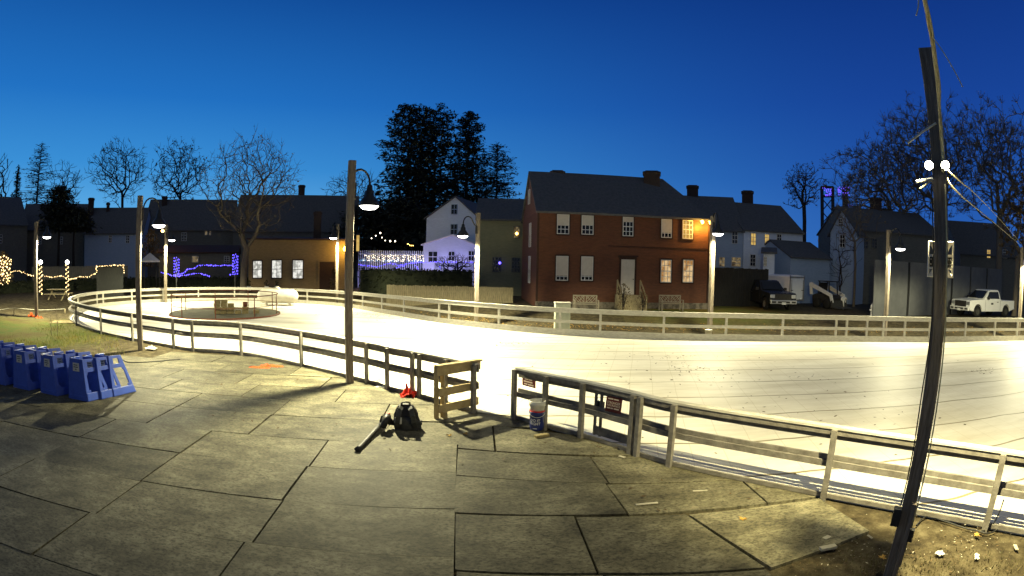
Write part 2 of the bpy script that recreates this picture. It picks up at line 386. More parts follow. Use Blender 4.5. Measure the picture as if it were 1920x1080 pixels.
for k in range(13):
    e = OFF[k]; smax = -.1 if T[k] < 9 else .25
    edges = [smax]; 
    while e > smax-.3: e -= 2.38
    while e > -24: edges.append(e); e -= 2.38+random.uniform(-.01, .01)
    for i in range(len(edges)-1):
        c_ = uv((edges[i]+edges[i+1])/2, (T[k]+T[k+1])/2)
        if c_[1] > 10.9-.0*c_[0] and c_[0] < -13.2-(14.5-c_[1])*1.2 and c_[1] > 12.2: continue
        if c_[0] < -9 and c_[1] > 15.9: continue
        j = random.uniform(-.012, .012)
        panel([uv(edges[i+1], T[k]+j), uv(edges[i], T[k]+j), uv(edges[i], T[k+1]+j), uv(edges[i+1], T[k+1]+j)])
for P in [[(-.88,8.85),(-.79,7.68),(1.5,7.41),(1.37,8.55)],[(-.79,7.64),(-.69,6.38),(1.57,6.34),(1.45,7.38)],[(1.42,8.53),(1.54,7.41),(3.6,7.28),(2.75,8.15),(2.2,8.52)],[(1.49,7.37),(1.62,6.34),(3.64,6.34),(3.6,7.25)],
    [(3.64,7.22),(3.68,6.36),(4.5,6.36)],[(-.67,6.34),(-.54,4.98),(.96,4.93),(.86,6.32)],[(.9,6.3),(1.0,4.93),(2.85,4.72),(2.36,6.24)],[(2.42,6.23),(2.93,4.7),(4.62,5.1),(4.5,6.27)],
    [(-.93,10.2),(-.89,8.9),(-.25,8.8),(-.35,10.3)],[(-.31,10.3),(-.2,8.79),(2.2,8.57),(1.4,9.7)],[(-.98,11.4),(-.94,10.24),(.9,10.2),(.2,11.0)],
    [(-.52,4.93),(-.38,3.65),(1.15,3.6),(1.02,4.88)],[(1.06,4.87),(1.2,3.6),(2.9,3.6),(2.84,4.67)],[(-.36,3.6),(-.2,2.4),(1.3,2.3),(1.2,3.55)],[(1.25,3.55),(1.35,2.3),(3,2.2),(2.95,3.55)],[(-.2,2.35),(-.1,1.0),(1.5,.9),(1.35,2.25)]]:
    panel(P, -.004)
def deck_mat():
    m = bpy.data.materials.new('stained grey panels'); m.use_nodes = True; nt = m.node_tree; N = nt.nodes; L = nt.links
    b = N['Principled BSDF']; b.inputs['Roughness'].default_value = .72; b.inputs['Specular IOR Level'].default_value = .25
    tc = N.new('ShaderNodeTexCoord'); ge = N.new('ShaderNodeNewGeometry')
    mp = N.new('ShaderNodeMapping'); mp.inputs['Rotation'].default_value = (0, 0, rad(-5)); mp.inputs['Scale'].default_value = (.85, 1.35, 1); L.new(tc.outputs['Object'], mp.inputs['Vector'])
    of = N.new('ShaderNodeVectorMath'); of.operation = 'ADD'; L.new(mp.outputs[0], of.inputs[0])
    sc_ = N.new('ShaderNodeVectorMath'); sc_.operation = 'SCALE'; sc_.inputs['Scale'].default_value = 17; cb = N.new('ShaderNodeCombineXYZ'); L.new(ge.outputs['Random Per Island'], cb.inputs[0]); L.new(ge.outputs['Random Per Island'], cb.inputs[1]); L.new(cb.outputs[0], sc_.inputs[0]); L.new(sc_.outputs[0], of.inputs[1])
    n1 = N.new('ShaderNodeTexNoise'); n1.inputs['Scale'].default_value = 1.3; n1.inputs['Detail'].default_value = 12; n1.inputs['Roughness'].default_value = .74; L.new(of.outputs[0], n1.inputs['Vector'])
    r1 = N.new('ShaderNodeValToRGB'); e = r1.color_ramp.elements; e[0].position = .34; e[0].color = (.042,.037,.022,1); e[1].position = .70; e[1].color = (.275,.25,.165,1); q = e.new(.5); q.color = (.125,.113,.070,1)
    L.new(n1.outputs[0], r1.inputs['Fac'])
    n2 = N.new('ShaderNodeTexNoise'); n2.inputs['Scale'].default_value = 22; n2.inputs['Detail'].default_value = 7; n2.inputs['Roughness'].default_value = .7; L.new(mp.outputs[0], n2.inputs['Vector'])
    r2 = N.new('ShaderNodeValToRGB'); r2.color_ramp.elements[0].position = .36; r2.color_ramp.elements[0].color = (.25,.25,.24,1); r2.color_ramp.elements[1].position = .54; r2.color_ramp.elements[1].color = (1,1,1,1); L.new(n2.outputs[0], r2.inputs['Fac'])
    mu = N.new('ShaderNodeMixRGB'); mu.blend_type = 'MULTIPLY'; mu.inputs[0].default_value = .95; L.new(r1.outputs[0], mu.inputs[1]); L.new(r2.outputs[0], mu.inputs[2])
    pr = N.new('ShaderNodeMapRange'); pr.inputs['To Min'].default_value = .74; pr.inputs['To Max'].default_value = 1.12; L.new(ge.outputs['Random Per Island'], pr.inputs['Value'])
    m2 = N.new('ShaderNodeMixRGB'); m2.blend_type = 'MULTIPLY'; m2.inputs[0].default_value = 1; L.new(mu.outputs[0], m2.inputs[1]); L.new(pr.outputs[0], m2.inputs[2])
    L.new(m2.outputs[0], b.inputs['Base Color'])
    bp = N.new('ShaderNodeBump'); bp.inputs['Strength'].default_value = .25; bp.inputs['Distance'].default_value = .01; L.new(n2.outputs[0], bp.inputs['Height']); L.new(bp.outputs[0], b.inputs['Normal'])
    return m
tag(pav.build('pavement', deck_mat()), kind='structure')

# ------------------------------------------------------------------ rink surface
from mathutils.geometry import tessellate_polygon
ice = MB(); P3 = [Vector((p.x, p.y, .03)) for p in OUT]
tris = tessellate_polygon([P3])
n = len(P3)
def up(t):
    a, b, c_ = [P3[i] for i in t]; return t if (b-a).cross(c_-a).z > 0 else t[::-1]
ice.add(P3+[Vector((p.x, p.y, -.05)) for p in P3], [up(t) for t in tris]+[(i, n+i, n+(i+1) % n, (i+1) % n) for i in range(n)])
def ice_mat():
    m = bpy.data.materials.new('white rink liner'); m.use_nodes = True; nt = m.node_tree; N = nt.nodes; L = nt.links
    b = N['Principled BSDF']; b.inputs['Roughness'].default_value = .55; b.inputs['Specular IOR Level'].default_value = .3
    tc = N.new('ShaderNodeTexCoord')
    nz = N.new('ShaderNodeTexNoise'); nz.inputs['Scale'].default_value = .35; nz.inputs['Detail'].default_value = 3; L.new(tc.outputs['Object'], nz.inputs['Vector'])
    def lines(nv, space, width, wob, phase):
        d = N.new('ShaderNodeVectorMath'); d.operation = 'DOT_PRODUCT'; L.new(tc.outputs['Object'], d.inputs[0]); d.inputs[1].default_value = (nv[0]/space, nv[1]/space, 0)
        a = N.new('ShaderNodeMath'); a.operation = 'MULTIPLY_ADD'; L.new(nz.outputs[0], a.inputs[0]); a.inputs[1].default_value = wob/space; L.new(d.outputs['Value'], a.inputs[2])
        p = N.new('ShaderNodeMath'); p.operation = 'ADD'; L.new(a.outputs[0], p.inputs[0]); p.inputs[1].default_value = phase
        f = N.new('ShaderNodeMath'); f.operation = 'PINGPONG'; L.new(p.outputs[0], f.inputs[0]); f.inputs[1].default_value = .5
        l = N.new('ShaderNodeMapRange'); l.inputs['From Min'].default_value = width/space*.4; l.inputs['From Max'].default_value = width/space; l.inputs['To Min'].default_value = 1; l.inputs['To Max'].default_value = 0; L.new(f.outputs[0], l.inputs['Value']); return l
    seam = lines((.06, 1.0), 1.73, .045, .45, -.5)
    thin = lines((.972, -.235), .62, .012, .12, .1)
    base = N.new('ShaderNodeValToRGB'); base.color_ramp.elements[0].position = .3; base.color_ramp.elements[0].color = (.50,.46,.37,1); base.color_ramp.elements[1].position = .65; base.color_ramp.elements[1].color = (.80,.77,.69,1)
    n3 = N.new('ShaderNodeTexNoise'); n3.inputs['Scale'].default_value = .5; n3.inputs['Detail'].default_value = 12; n3.inputs['Roughness'].default_value = .72; mpi = N.new('ShaderNodeMapping'); mpi.inputs['Scale'].default_value = (.35, 1.6, 1); L.new(tc.outputs['Object'], mpi.inputs['Vector']); L.new(mpi.outputs[0], n3.inputs['Vector']); L.new(n3.outputs[0], base.inputs['Fac'])
    m1 = N.new('ShaderNodeMixRGB'); L.new(seam.outputs[0], m1.inputs[0]); L.new(base.outputs[0], m1.inputs[1]); m1.inputs[2].default_value = (.20,.165,.085,1)
    h = N.new('ShaderNodeMath'); h.operation = 'MULTIPLY'; L.new(thin.outputs[0], h.inputs[0]); h.inputs[1].default_value = .35
    m2 = N.new('ShaderNodeMixRGB'); L.new(h.outputs[0], m2.inputs[0]); L.new(m1.outputs[0], m2.inputs[1]); m2.inputs[2].default_value = (.34,.29,.17,1)
    L.new(m2.outputs[0], b.inputs['Base Color']); return m
tag(ice.build('ice_rink_surface', ice_mat()), kind='structure')

# ------------------------------------------------------------------ rink fences
def sweep(mb, path, w, z0, z1, off=0.0, hz=None):
    n = len(path); vs = []; fs = []
    for i, p in enumerate(path):
        t = path[min(i+1, n-1)]-path[max(i-1, 0)]; t.normalize(); nn = Vector((-t.y, t.x))
        for o, z in ((-w/2, z0), (w/2, z0), (w/2, z1), (-w/2, z1)):
            q = p+nn*(o+off); k = hz(p) if hz else 1; vs.append((q.x, q.y, z*k))
    for i in range(n-1):
        for k in range(4): fs.append((i*4+k, i*4+(k+1) % 4, (i+1)*4+(k+1) % 4, (i+1)*4+k))
    fs += [(3, 2, 1, 0), tuple((n-1)*4+k for k in range(4))]
    mb.add(vs, fs); return mb
def at_px(path, px, py):
    d = ray(px, py); az = math.atan2(d.x, d.y); best = None
    for i in range(len(path)-1):
        a, b = path[i], path[i+1]; u, v = math.atan2(a.x, a.y)-az, math.atan2(b.x, b.y)-az
        if u*v <= 0 and abs(u-v) < 1:
            t = u/(u-v) if u != v else 0; return a+(b-a)*t, (b-a).normalized()
    return None
def post_box(q, t, w, d, h, off=0): 
    m = MB(); nn = Vector((-t.y, t.x)); c_ = q+nn*off
    m.box((c_.x, c_.y, h/2-.02), (w, d, h+.04), rz=math.atan2(t.y, t.x)); return m
FENCE_GROUP = 'rink boundary fences'
# near left (outside is on the right of travel toward the left end)
fl = thing('rink_fence', 'backlit weathered near fence curving from the open gate to the left end of the rink', 'fence', (-6.3, 15.2, 0), group=FENCE_GROUP)
def child(o, p): o.parent = p; o.matrix_parent_inverse = Matrix.Translation(p.location).inverted() if p.rotation_euler.z == 0 else p.matrix_basis.inverted(); return o
def near_fence(root, path, s, posts, skip=()):
    P = path
    m = MB(); cap_ = sweep(MB(), P, .15, 1.07, 1.105, s*.01); child(cap_.build('cap_board', M['fence']), root); sweep(m, P, .04, .985, 1.069, s*.05); sweep(m, P, .045, .90, 1.067, -s*.035)  # cap board in the paler paint, its lamplit top put into the colour
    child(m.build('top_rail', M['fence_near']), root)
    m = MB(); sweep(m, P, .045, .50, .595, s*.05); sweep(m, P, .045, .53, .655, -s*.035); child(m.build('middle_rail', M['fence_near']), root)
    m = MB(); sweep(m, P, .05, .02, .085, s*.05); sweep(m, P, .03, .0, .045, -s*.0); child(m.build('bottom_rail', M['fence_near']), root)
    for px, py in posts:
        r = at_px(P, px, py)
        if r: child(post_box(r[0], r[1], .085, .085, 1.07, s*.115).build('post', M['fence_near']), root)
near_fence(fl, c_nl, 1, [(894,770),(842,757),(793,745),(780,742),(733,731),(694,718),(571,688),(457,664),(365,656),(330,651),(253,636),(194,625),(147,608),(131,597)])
fr_ = thing('rink_fence', 'grey near fence with a latched gate and maroon signs, running out at the right edge', 'fence', (2.24, 8.95, 0), group=FENCE_GROUP)
near_fence(fr_, c_nr, -1, [(970,787),(1027,803),(1095,818),(1189,838),(1202,843),(1260,872),(1546,930),(1847,985)])
# the gate in the near right fence
a_, b_ = at_px(c_nr, 1107, 822)[0], at_px(c_nr, 1184, 838)[0]
t_ = (b_-a_).normalized(); nn = Vector((-t_.y, t_.x))
def gpnt(s, z, o=0): q = a_+(b_-a_)*s+nn*o; return Vector((q.x, q.y, z))
gt_ = MB()
for z0, z1 in ((.96, 1.04), (.52, .64), (.10, .26)): gt_.bar(gpnt(0, (z0+z1)/2, .075), gpnt(1, (z0+z1)/2, .075), .04, z1-z0)
for s in (.02, .16, .98): gt_.bar(gpnt(s, .08, .08), gpnt(s, 1.05, .08), .05, .05)
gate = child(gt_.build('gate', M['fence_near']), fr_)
lk = MB(); p = gpnt(.1, .62, .12); lk.box(p, (.16, .05, .24), rz=math.atan2(t_.y, t_.x)); lk.tube([p+Vector((0,0,-.1)), p+Vector((.05,-.06,-.16)), p+Vector((.1,-.02,-.14)), p+Vector((.14,-.03,-.05)), p+Vector((.1,0,.04))], .012, 6)
lo_ = lk.build('latch', M['iron']); lo_.parent = gate
# far fence
ff = thing('rink_fence', 'long floodlit cream fence curving along the far side of the rink', 'fence', (2.2, 24, 0), group=FENCE_GROUP)
hf = lambda p: 1.0+.16*sm(-14, -2, p.x)
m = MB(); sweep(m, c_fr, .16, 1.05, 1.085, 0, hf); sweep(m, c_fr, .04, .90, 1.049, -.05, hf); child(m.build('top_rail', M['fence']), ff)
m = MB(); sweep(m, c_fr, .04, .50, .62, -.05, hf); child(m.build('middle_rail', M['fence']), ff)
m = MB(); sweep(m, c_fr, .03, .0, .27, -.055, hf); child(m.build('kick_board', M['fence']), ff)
for px in (146,181,193,247,306,372,440,577,681,717,758,824,843,936,1050,1126,1245,1362,1468,1568,1588,1626,1657,1697,1744,1811,1866,1908):
    py = 560 if px < 500 else 600
    r = at_px(c_fr, px, py)
    if r: child(post_box(r[0], r[1], .1, .09, 1.05*hf(r[0]), -.02 if px != 1050 else 0).build('post', M['fence']), ff)

# gate frame left standing open at the gap
A, B = gp(822, 787), gp(896, 770); A.z = B.z = 0; t = (B-A).normalized(); A2 = A
op = thing('open_gate', 'pale timber gate standing open across the gap in the near fence', 'gate', A)
def ob(name, mb, mt, bev=0): return child(mb.build(name, mt, None, bev), op)
up_ = Vector((0, 0, 1)); nrm = Vector((-t.y, t.x, 0)); Lg = (B-A).length
ob('top_rail', MB().bar(A+up_*1.03-t*.04, B+up_*1.03+t*.05, .04, .19).bar(A+up_*1.145-t*.06, B+up_*1.145+t*.06, .14, .035), M['pine'])
ob('middle_rail', MB().bar(A+up_*.58, B+up_*.58, .04, .17), M['pine'])
ob('bottom_rail', MB().bar(A+up_*.23, B+up_*.23, .04, .17), M['pine'])
ob('post', MB().bar(A+nrm*.065, A+nrm*.065+up_*1.12, .09, .09), M['pine'])
ob('post', MB().bar(A+t*.13-nrm*.066, A+t*.13-nrm*.066+up_*.16, .09, .05).bar(A+t*.16+nrm*.065, A+t*.16+nrm*.065+up_*1.12, .08, .07), M['pine'])
ob('post', MB().bar(B+nrm*.065-t*.05, B+nrm*.065-t*.05+up_*1.12, .09, .09), M['pine'])

# ------------------------------------------------------------------ writing
def text_mesh(txt, size, name='lettering', extr=.0):
    cu = bpy.data.curves.new('t', 'FONT'); cu.body = txt; cu.size = size; cu.align_x = 'CENTER'; cu.extrude = extr; cu.offset = size*.012
    o = bpy.data.objects.new('t', cu); COL.objects.link(o); bpy.context.view_layer.update()
    me = bpy.data.meshes.new_from_object(o.evaluated_get(bpy.context.evaluated_depsgraph_get()))
    vs = [v.co.copy() for v in me.vertices]; fs = [tuple(p.vertices) for p in me.polygons]
    bpy.data.objects.remove(o); return vs, fs
def sign(name, label, px4, lines):
    # px4: TL TR BR BL pixel corners, hung on the rink side of the near right fence
    def onf(px, py):
        d = ray(px, py); q = a_-nn*.03
        k = (q.x*nn.x+q.y*nn.y)/(d.x*nn.x+d.y*nn.y); return Vector((d.x*k, d.y*k, H+d.z*k))
    TL, TR, BR, BL = [onf(*p) for p in px4]
    U = (TR-TL); w = U.length; U.normalize(); V = (BL-TL); h = V.length; V.normalize(); Nn = U.cross(V); Nn.normalize()
    if Nn.y > 0: Nn = -Nn
    c_ = (TL+TR+BR+BL)/4; root = thing(name, label, 'sign', c_)
    m = MB(); m.box(c_, (w, h, .012), ax=(U, V, U.cross(V).normalized())); child(m.build('board', M['maroon']), root)
    m = MB()
    for (txt, yy, size) in lines:
        if txt is None:
            for a0, a1 in yy[1]: m.box(c_+Nn*.009+U*w*(a0+a1)/2+V*(yy[0]-.5)*h, (w*(a1-a0), size*h, .003), ax=(U, V, U.cross(V).normalized()))
        else:
            vs, fs = text_mesh(txt, size*h); mw = max(abs(v.x) for v in vs)*2; kx = min(1, .86*w/mw)
            m.add([c_+Nn*.009+U*v.x*kx+V*((yy-.5)*h-v.y) for v in vs], fs)
    child(m.build('lettering', M['letter']), root)
    return root
sign('gate_sign', 'larger maroon sign with cream capital lettering on the latched gate', [(1138,742),(1167,748),(1164,776),(1134.5,770)], [('STRONGER', .46, .22), ('INSURANCE', .63, .20), (None, (.14, [(-.38,-.05),(0,.3)]), .07), (None, (.75, [(-.40,-.2),(-.16,0),(.05,.38)]), .08)])
sign('fence_sign', 'small dark maroon sign hung at the free end of the near right fence', [(980,703),(1004,709),(1003.5,727),(980,722)], [(None, (.32, [(-.3,-.05),(0,.28)]), .09), (None, (.55, [(-.38,.3)]), .13), (None, (.80, [(-.36,-.1),(-.05,.38)]), .12)])

# ------------------------------------------------------------------ lamp posts
LG = 'lamp posts round the rink'
def lamp(label, bpx, top_z, head_px, hd, rz, lit=True, w=.19, power=4600, dist=None, col=(1, .925, .55), mt=None, ang=162):
    b = gt(*bpx)
    if dist: b = pt(*bpx, dist); b.z = terr(b.x, b.y); top_z = pt(*top_z, dist).z
    root = thing('lamp_post', label, 'lamp post', b, group=LG)
    m = MB(); m.box((b.x, b.y, (b.z-.1+top_z)/2), (w, w, top_z-b.z+.1), rz=rz); child(m.build('post', mt or M['post_wood'], None, .012), root)
    h = pt(*head_px, math.hypot(b.x, b.y)+hd)      # centre of the shade's mouth
    R, hh = .27, .44
    d = Vector((h.x-b.x, h.y-b.y, 0)); L_ = d.length; d.normalize()
    z1 = h.z+hh+.16; r = min(.36, L_/2)
    x0 = b+d*w*.6; x0.z = z1-.05
    pts = [Vector((x0.x, x0.y, z1-.35)), x0]
    c0 = h-d*r; 
    for k in range(9):
        a = math.pi-math.pi*k/8; q = Vector((h.x, h.y, 0))-d*(r-r*math.cos(a)); q.z = z1+r*1.05*math.sin(a); pts.append(q)
    pts[2] = (pts[1]+pts[2])/2 if (pts[2]-pts[1]).length > .02 else pts[2]
    pts.append(Vector((h.x, h.y, z1-.1)))
    child(MB().tube(pts, .03, 8).box((b.x+d.x*w*.62, b.y+d.y*w*.62, z1-.25), (.1, .1, .42), rz=rz).build('arm', M['iron']), root)
    prof = [(.05, hh+.14), (.075, hh+.10), (.085, hh), (.12, hh-.04), (.13, hh*.62), (.20, hh*.45), (.27, hh*.22), (R, .05), (R+.035, .0), (R+.02, -.012), (R-.02, .03), (.25, hh*.2), (.1, hh*.4), (.01, hh*.42)]
    child(MB().lathe((h.x, h.y, h.z), prof, 24).build('lamp_shade', M['shade']), root)
    if lit:
        child(MB().lathe((h.x, h.y, h.z), [(.26, .06), (.25, -.02), (.17, -.09), (.01, -.11)], 20).build('bulb', M['bulb']), root)
        spot('lamp_light', (h.x, h.y, h.z-.15), power, col, ang=ang, blend=.5 if ang < 170 else .2)
    else:
        child(MB().lathe((h.x, h.y, h.z), [(.24, .06), (.2, -.0), (.01, -.02)], 20).build('bulb', M['whiteplastic']), root)
    return root
lamp('lamp post at the far left rising from an orange cloth beside the grass', (69, 595), 5.36, (88, 444), .1, .5, ang=173)
lamp('lit lamp post standing beside the grass edge at the left end of the near fence', (264, 655), 5.54, (298, 422), .45, .45, ang=168)
lamp('tall lit lamp post nearest the camera, at the pavement edge beside the near fence', (656, 718), 5.88, (692, 386), .45, .5, power=6600, ang=152)
lamp('lamp post behind the far fence in front of the olive house', (893, 601), (896, 399), (868, 442), -.8, .3, dist=27.0, power=6600)
lamp('lit lamp post at the right corner of the red house', (1331, 603), (1334, 405), (1346, 438), -.7, .3, dist=25.5, power=2500)
lamp('lamp post in front of the grey barrier panels', (1660, 606), (1668, 431), (1688, 466), -.6, .35, dist=28.5, ang=172, power=2200)
lamp('lamp post cut by the right edge of the picture', (1911, 606), (1917, 463), (1936, 492), -.5, .3, dist=34.9, ang=174, power=3600)
lamp('lamp post beside the blue string lights behind the far left fence', (311, 566), (314, 421), (322, 450), -.7, .3, dist=42.2)
lamp('lamp post in front of the ochre brown cabin', (632, 585), (634, 420), (625, 446), -.7, .3, dist=37.9)
# ------------------------------------------------------------------ houses
class Fac:
    def __init__(s, A, B):
        s.O = Vector((A[0], A[1])); d = Vector((B[0]-A[0], B[1]-A[1])); s.W = d.length; s.u = d.normalized(); s.n = Vector((s.u.y, -s.u.x))
        s.U = Vector((s.u.x, s.u.y, 0)); s.N = Vector((s.n.x, s.n.y, 0))
    def P(s, a, z, o=0.0): q = s.O+s.u*a+s.n*o; return Vector((q.x, q.y, z))
    def st(s, px, py):
        d = ray(px, py); dn = d.x*s.n.x+d.y*s.n.y; k = (s.O.x*s.n.x+s.O.y*s.n.y)/dn
        q = Vector((d.x*k, d.y*k)); return (q-s.O).dot(s.u), H+d.z*k
    def rect(s, x0, y0, x1, y1):
        a = s.st(x0, (y0+y1)/2)[0]; b = s.st(x1, (y0+y1)/2)[0]; xm = (x0+x1)/2
        return a, s.st(xm, y1)[1], b, s.st(xm, y0)[1]
    def box(s, mb, a, z0, b, z1, o0, o1):
        mb.hexa([s.P(a, z0, o1), s.P(b, z0, o1), s.P(b, z0, o0), s.P(a, z0, o0), s.P(a, z1, o1), s.P(b, z1, o1), s.P(b, z1, o0), s.P(a, z1, o0)]); return mb
def house(name, label, cat, A, B, depth, ze, zr, wm, rm, kind='side', peak=.5, hip=0, zb=.35, clap=0, group=None, found=None, over=.22, parapet=False):
    F = Fac(A, B); W = F.W; root = thing(name, label, cat, F.P(W/2, zb), group=group)
    m = MB(); P = F.P; D = -depth
    def wall(a, b, c_, d_): m.quad(a, b, c_, d_)
    wall(P(0, zb-.8), P(W, zb-.8), P(W, ze), P(0, ze))
    wall(P(W, zb-.8), P(W, zb-.8, D), P(W, ze, D), P(W, ze)); wall(P(0, zb-.8, D), P(0, zb-.8), P(0, ze), P(0, ze, D))
    wall(P(W, zb-.8, D), P(0, zb-.8, D), P(0, ze, D), P(W, ze, D))
    if kind == 'side':
        m.tri(P(0, ze, D), P(0, ze), P(0, zr, D/2))
        if not hip: m.tri(P(W, ze), P(W, ze, D), P(W, zr, D/2))
    elif kind == 'front':
        m.tri(P(0, ze), P(W, ze), P(W*peak, zr)); m.tri(P(W, ze, D), P(0, ze, D), P(W*peak, zr, D))
    if clap:
        z = zb+.1
        while z < ze-.02:
            h = min(clap, ze-z); m.add([P(.004, z, .026), P(W-.004, z, .026), P(W-.004, z+h, .004), P(.004, z+h, .004), P(.004, z, .0), P(W-.004, z, 0)], [(0,1,2,3), (4,5,1,0)])
            if kind == 'side':
                Fl = -.026; m.add([F.P(0, z, 0)-F.U*.026, F.P(0, z, D)-F.U*.026, F.P(0, z+h, D)-F.U*.004, F.P(0, z+h, 0)-F.U*.004], [(1, 0, 3, 2)])
            z += clap
    child(m.build('wall', wm), root)
    r = MB(); th = .13
    def slab(a, b, c_, d_): 
        dn = Vector((0, 0, -th)); r.hexa([a+dn, b+dn, c_+dn, d_+dn, a, b, c_, d_])
    if kind == 'side':
        sl = (zr-ze)/(depth/2); zo = ze-over*sl+th
        sr = W-hip if hip else W+over*.6; sl_ = -over*.6; er = W+over*.6
        slab(P(sl_, zo, over), P(er, zo, over), P(sr, zr+th, D/2), P(sl_, zr+th, D/2))
        slab(P(er, zo, D-over), P(sl_, zo, D-over), P(sl_, zr+th, D/2), P(sr, zr+th, D/2))
        if hip: r.tri(P(er, zo, over), P(er, zo, D-over), P(sr, zr+th, D/2))
    elif kind == 'front':
        k = W*peak; s1 = (zr-ze)/k; s2 = (zr-ze)/(W-k)
        slab(P(-over, ze-over*s1+th, over), P(k, zr+th, over), P(k, zr+th, D), P(-over, ze-over*s1+th, D))
        slab(P(k, zr+th, over), P(W+over, ze-over*s2+th, over), P(W+over, ze-over*s2+th, D), P(k, zr+th, D))
    else:
        slab(P(-over, ze+th, over), P(W+over, ze+th, over), P(W+over, zr+th, D), P(-over, zr+th, D))
    roof = child(r.build('roof', rm), root)
    if found:
        m = MB(); F.box(m, -.06, zb-.8, W+.06, zb+found, 0, .08); child(m.build('foundation', M['stone']), root)
    return root, F, roof
def window(root, F, rc, cols=2, rows=2, pane='glass', blind=0, frame='white', casing=None, name='window', px=True, fw=.05, base=.02):
    a, z0, b, z1 = F.rect(*rc) if px else rc
    m = MB(); o1 = base+.045
    if casing:
        c_ = .07
        for q in ((a-c_, z0-c_, a, z1+c_), (b, z0-c_, b+c_, z1+c_), (a, z1, b, z1+c_+.03), (a, z0-c_-.02, b, z0)): F.box(m, *q, 0, base+.05)
        cs = child(m.build('window', M[casing]), root); m = MB()
    for q in ((a, z0, a+fw, z1), (b-fw, z0, b, z1), (a+fw, z1-fw, b-fw, z1), (a+fw, z0, b-fw, z0+fw)): F.box(m, *q, 0, o1)
    mw = .018
    for i in range(1, cols): x = a+(b-a)*i/cols; F.box(m, x-mw, z0+fw, x+mw, z1-fw, 0, o1-.012)
    for j in range(1, rows):
        z = z0+(z1-z0)*j/rows; k = mw*1.6 if j*2 == rows else mw; F.box(m, a+fw, z-k, b-fw, z+k, 0, o1-.014)
    fr = child(m.build('sash' if casing else name, M[frame]), root)
    if casing: fr.parent = cs; fr.matrix_parent_inverse = Matrix.Identity(4); top = cs
    else: top = fr
    m = MB(); F.box(m, a+fw*.5, z0+fw*.5, b-fw*.5, z1-fw*.5, 0, base+.012)
    p = m.build('pane', M[pane]); p.parent = top
    if blind:
        m = MB(); F.box(m, a+fw*.9, z1-(z1-z0)*blind, b-fw*.9, z1-fw*.9, 0, o1+.006); p = m.build('blind', M['blind']); p.parent = top
    return top
def chimney(root, roof, px4, d, w=None, depth=.9, mt='brick', drop=2.0):
    x0, y0, x1, y1 = px4; a, b = pt(x0, y0, d), pt(x1, y0, d); zb = pt((x0+x1)/2, y1, d).z
    c_ = (a+b)/2; ww = (b-a).length; rz = math.atan2(b.y-a.y, b.x-a.x); m = MB()
    m.box((c_.x, c_.y, (a.z+zb-drop)/2), (ww, depth, a.z-zb+drop), rz=rz); m.box((c_.x, c_.y, a.z-.12), (ww+.14, depth+.14, .16), rz=rz); m.box((c_.x, c_.y, a.z+.0), (ww*.8, depth*.8, .14), rz=rz)
    o = m.build('chimney', M[mt]); o.parent = roof; o.matrix_parent_inverse = roof.matrix_world.inverted() if False else Matrix.Identity(4); return o
Z = lambda px, py, d: pt(px, py, d).z

# the red house
A, B = pt(1006.5, 500, 32.2), pt(1328.5, 500, 35.5)
red, F, roof = house('red_house', 'two storey dark red clapboard house with white window blinds and a slate roof', 'house', A, B, 8.6, Z(1006, 394, 32.2)-.03, Z(990, 325, 36.6), M['redwall'], M['roof'], hip=1.7, zb=.62, clap=.118, found=.32)
PB = [((1044,402,1067,439),3,4,'glass',.57),((1090,404,1112.5,440),3,4,'glass',.50),((1167,407,1187,443),3,4,'glass',.26),((1239,411,1259,446),3,4,'glass',.72),((1279,413,1298.5,448),3,4,'winyellow',0),
      ((1042,480,1065,526),3,6,'glass',.80),((1089,481,1111.5,526),3,6,'glass',.80),((1238,487,1258,529.5),3,4,'winwarm',0),((1279.5,487,1299,529.5),3,4,'winwarm',0)]
for rc, cc, rr_, pn, bl in PB: window(red, F, rc, cc, rr_, pn, bl, casing='darktrim', base=.035)
a, z0, b, z1 = F.rect(1163.5, 486.5, 1189, 552)
m = MB(); F.box(m, a-.12, z0, a, z1+.16, 0, .09); F.box(m, b, z0, b+.12, z1+.16, 0, .09); F.box(m, a, z1, b, z1+.16, 0, .09); F.box(m, a-.2, z1+.16, b+.2, z1+.24, 0, .16); dd = child(m.build('door_frame', M['darktrim']), red)
m = MB(); F.box(m, a, z0, b, z1, 0, .06)
for i in range(2):
    for (q0, q1) in ((.06,.3),(.34,.62),(.66,.94)): F.box(m, a+(b-a)*(.1+.45*i), z0+(z1-z0)*q0, a+(b-a)*(.45+.45*i), z0+(z1-z0)*q1, .06, .068)
door = child(m.build('door', M['blind']), red)
m = MB(); m.ball(F.P(b-.09, z0+.95, .1), .035); h_ = m.build('handle', M['iron']); h_.parent = door
m = MB(); zg = .5
for i in range(5): F.box(m, a-.35, zg-.3, b+.35, z0-.02-(z0-.02-zg)*i/5, .1+.28*i, .1+.28*(i+1))
child(m.build('steps', M['boards']), red)
for s_, px in ((a-.3, 0), (b+.3, 1)):
    m = MB(); p0, p1 = F.P(s_, z0+.9, .35), F.P(s_, zg+.85, 1.6); m.bar(p0, p1, .05, .09); m.bar(p0-Vector((0,0,.9)), p0, .07, .07); m.bar(p1-Vector((0,0,.9)), p1, .07, .07)
    m.bar(p0-Vector((0,0,.45)), p1-Vector((0,0,.45)), .03, .05); child(m.build('handrail', M['boards']), red)
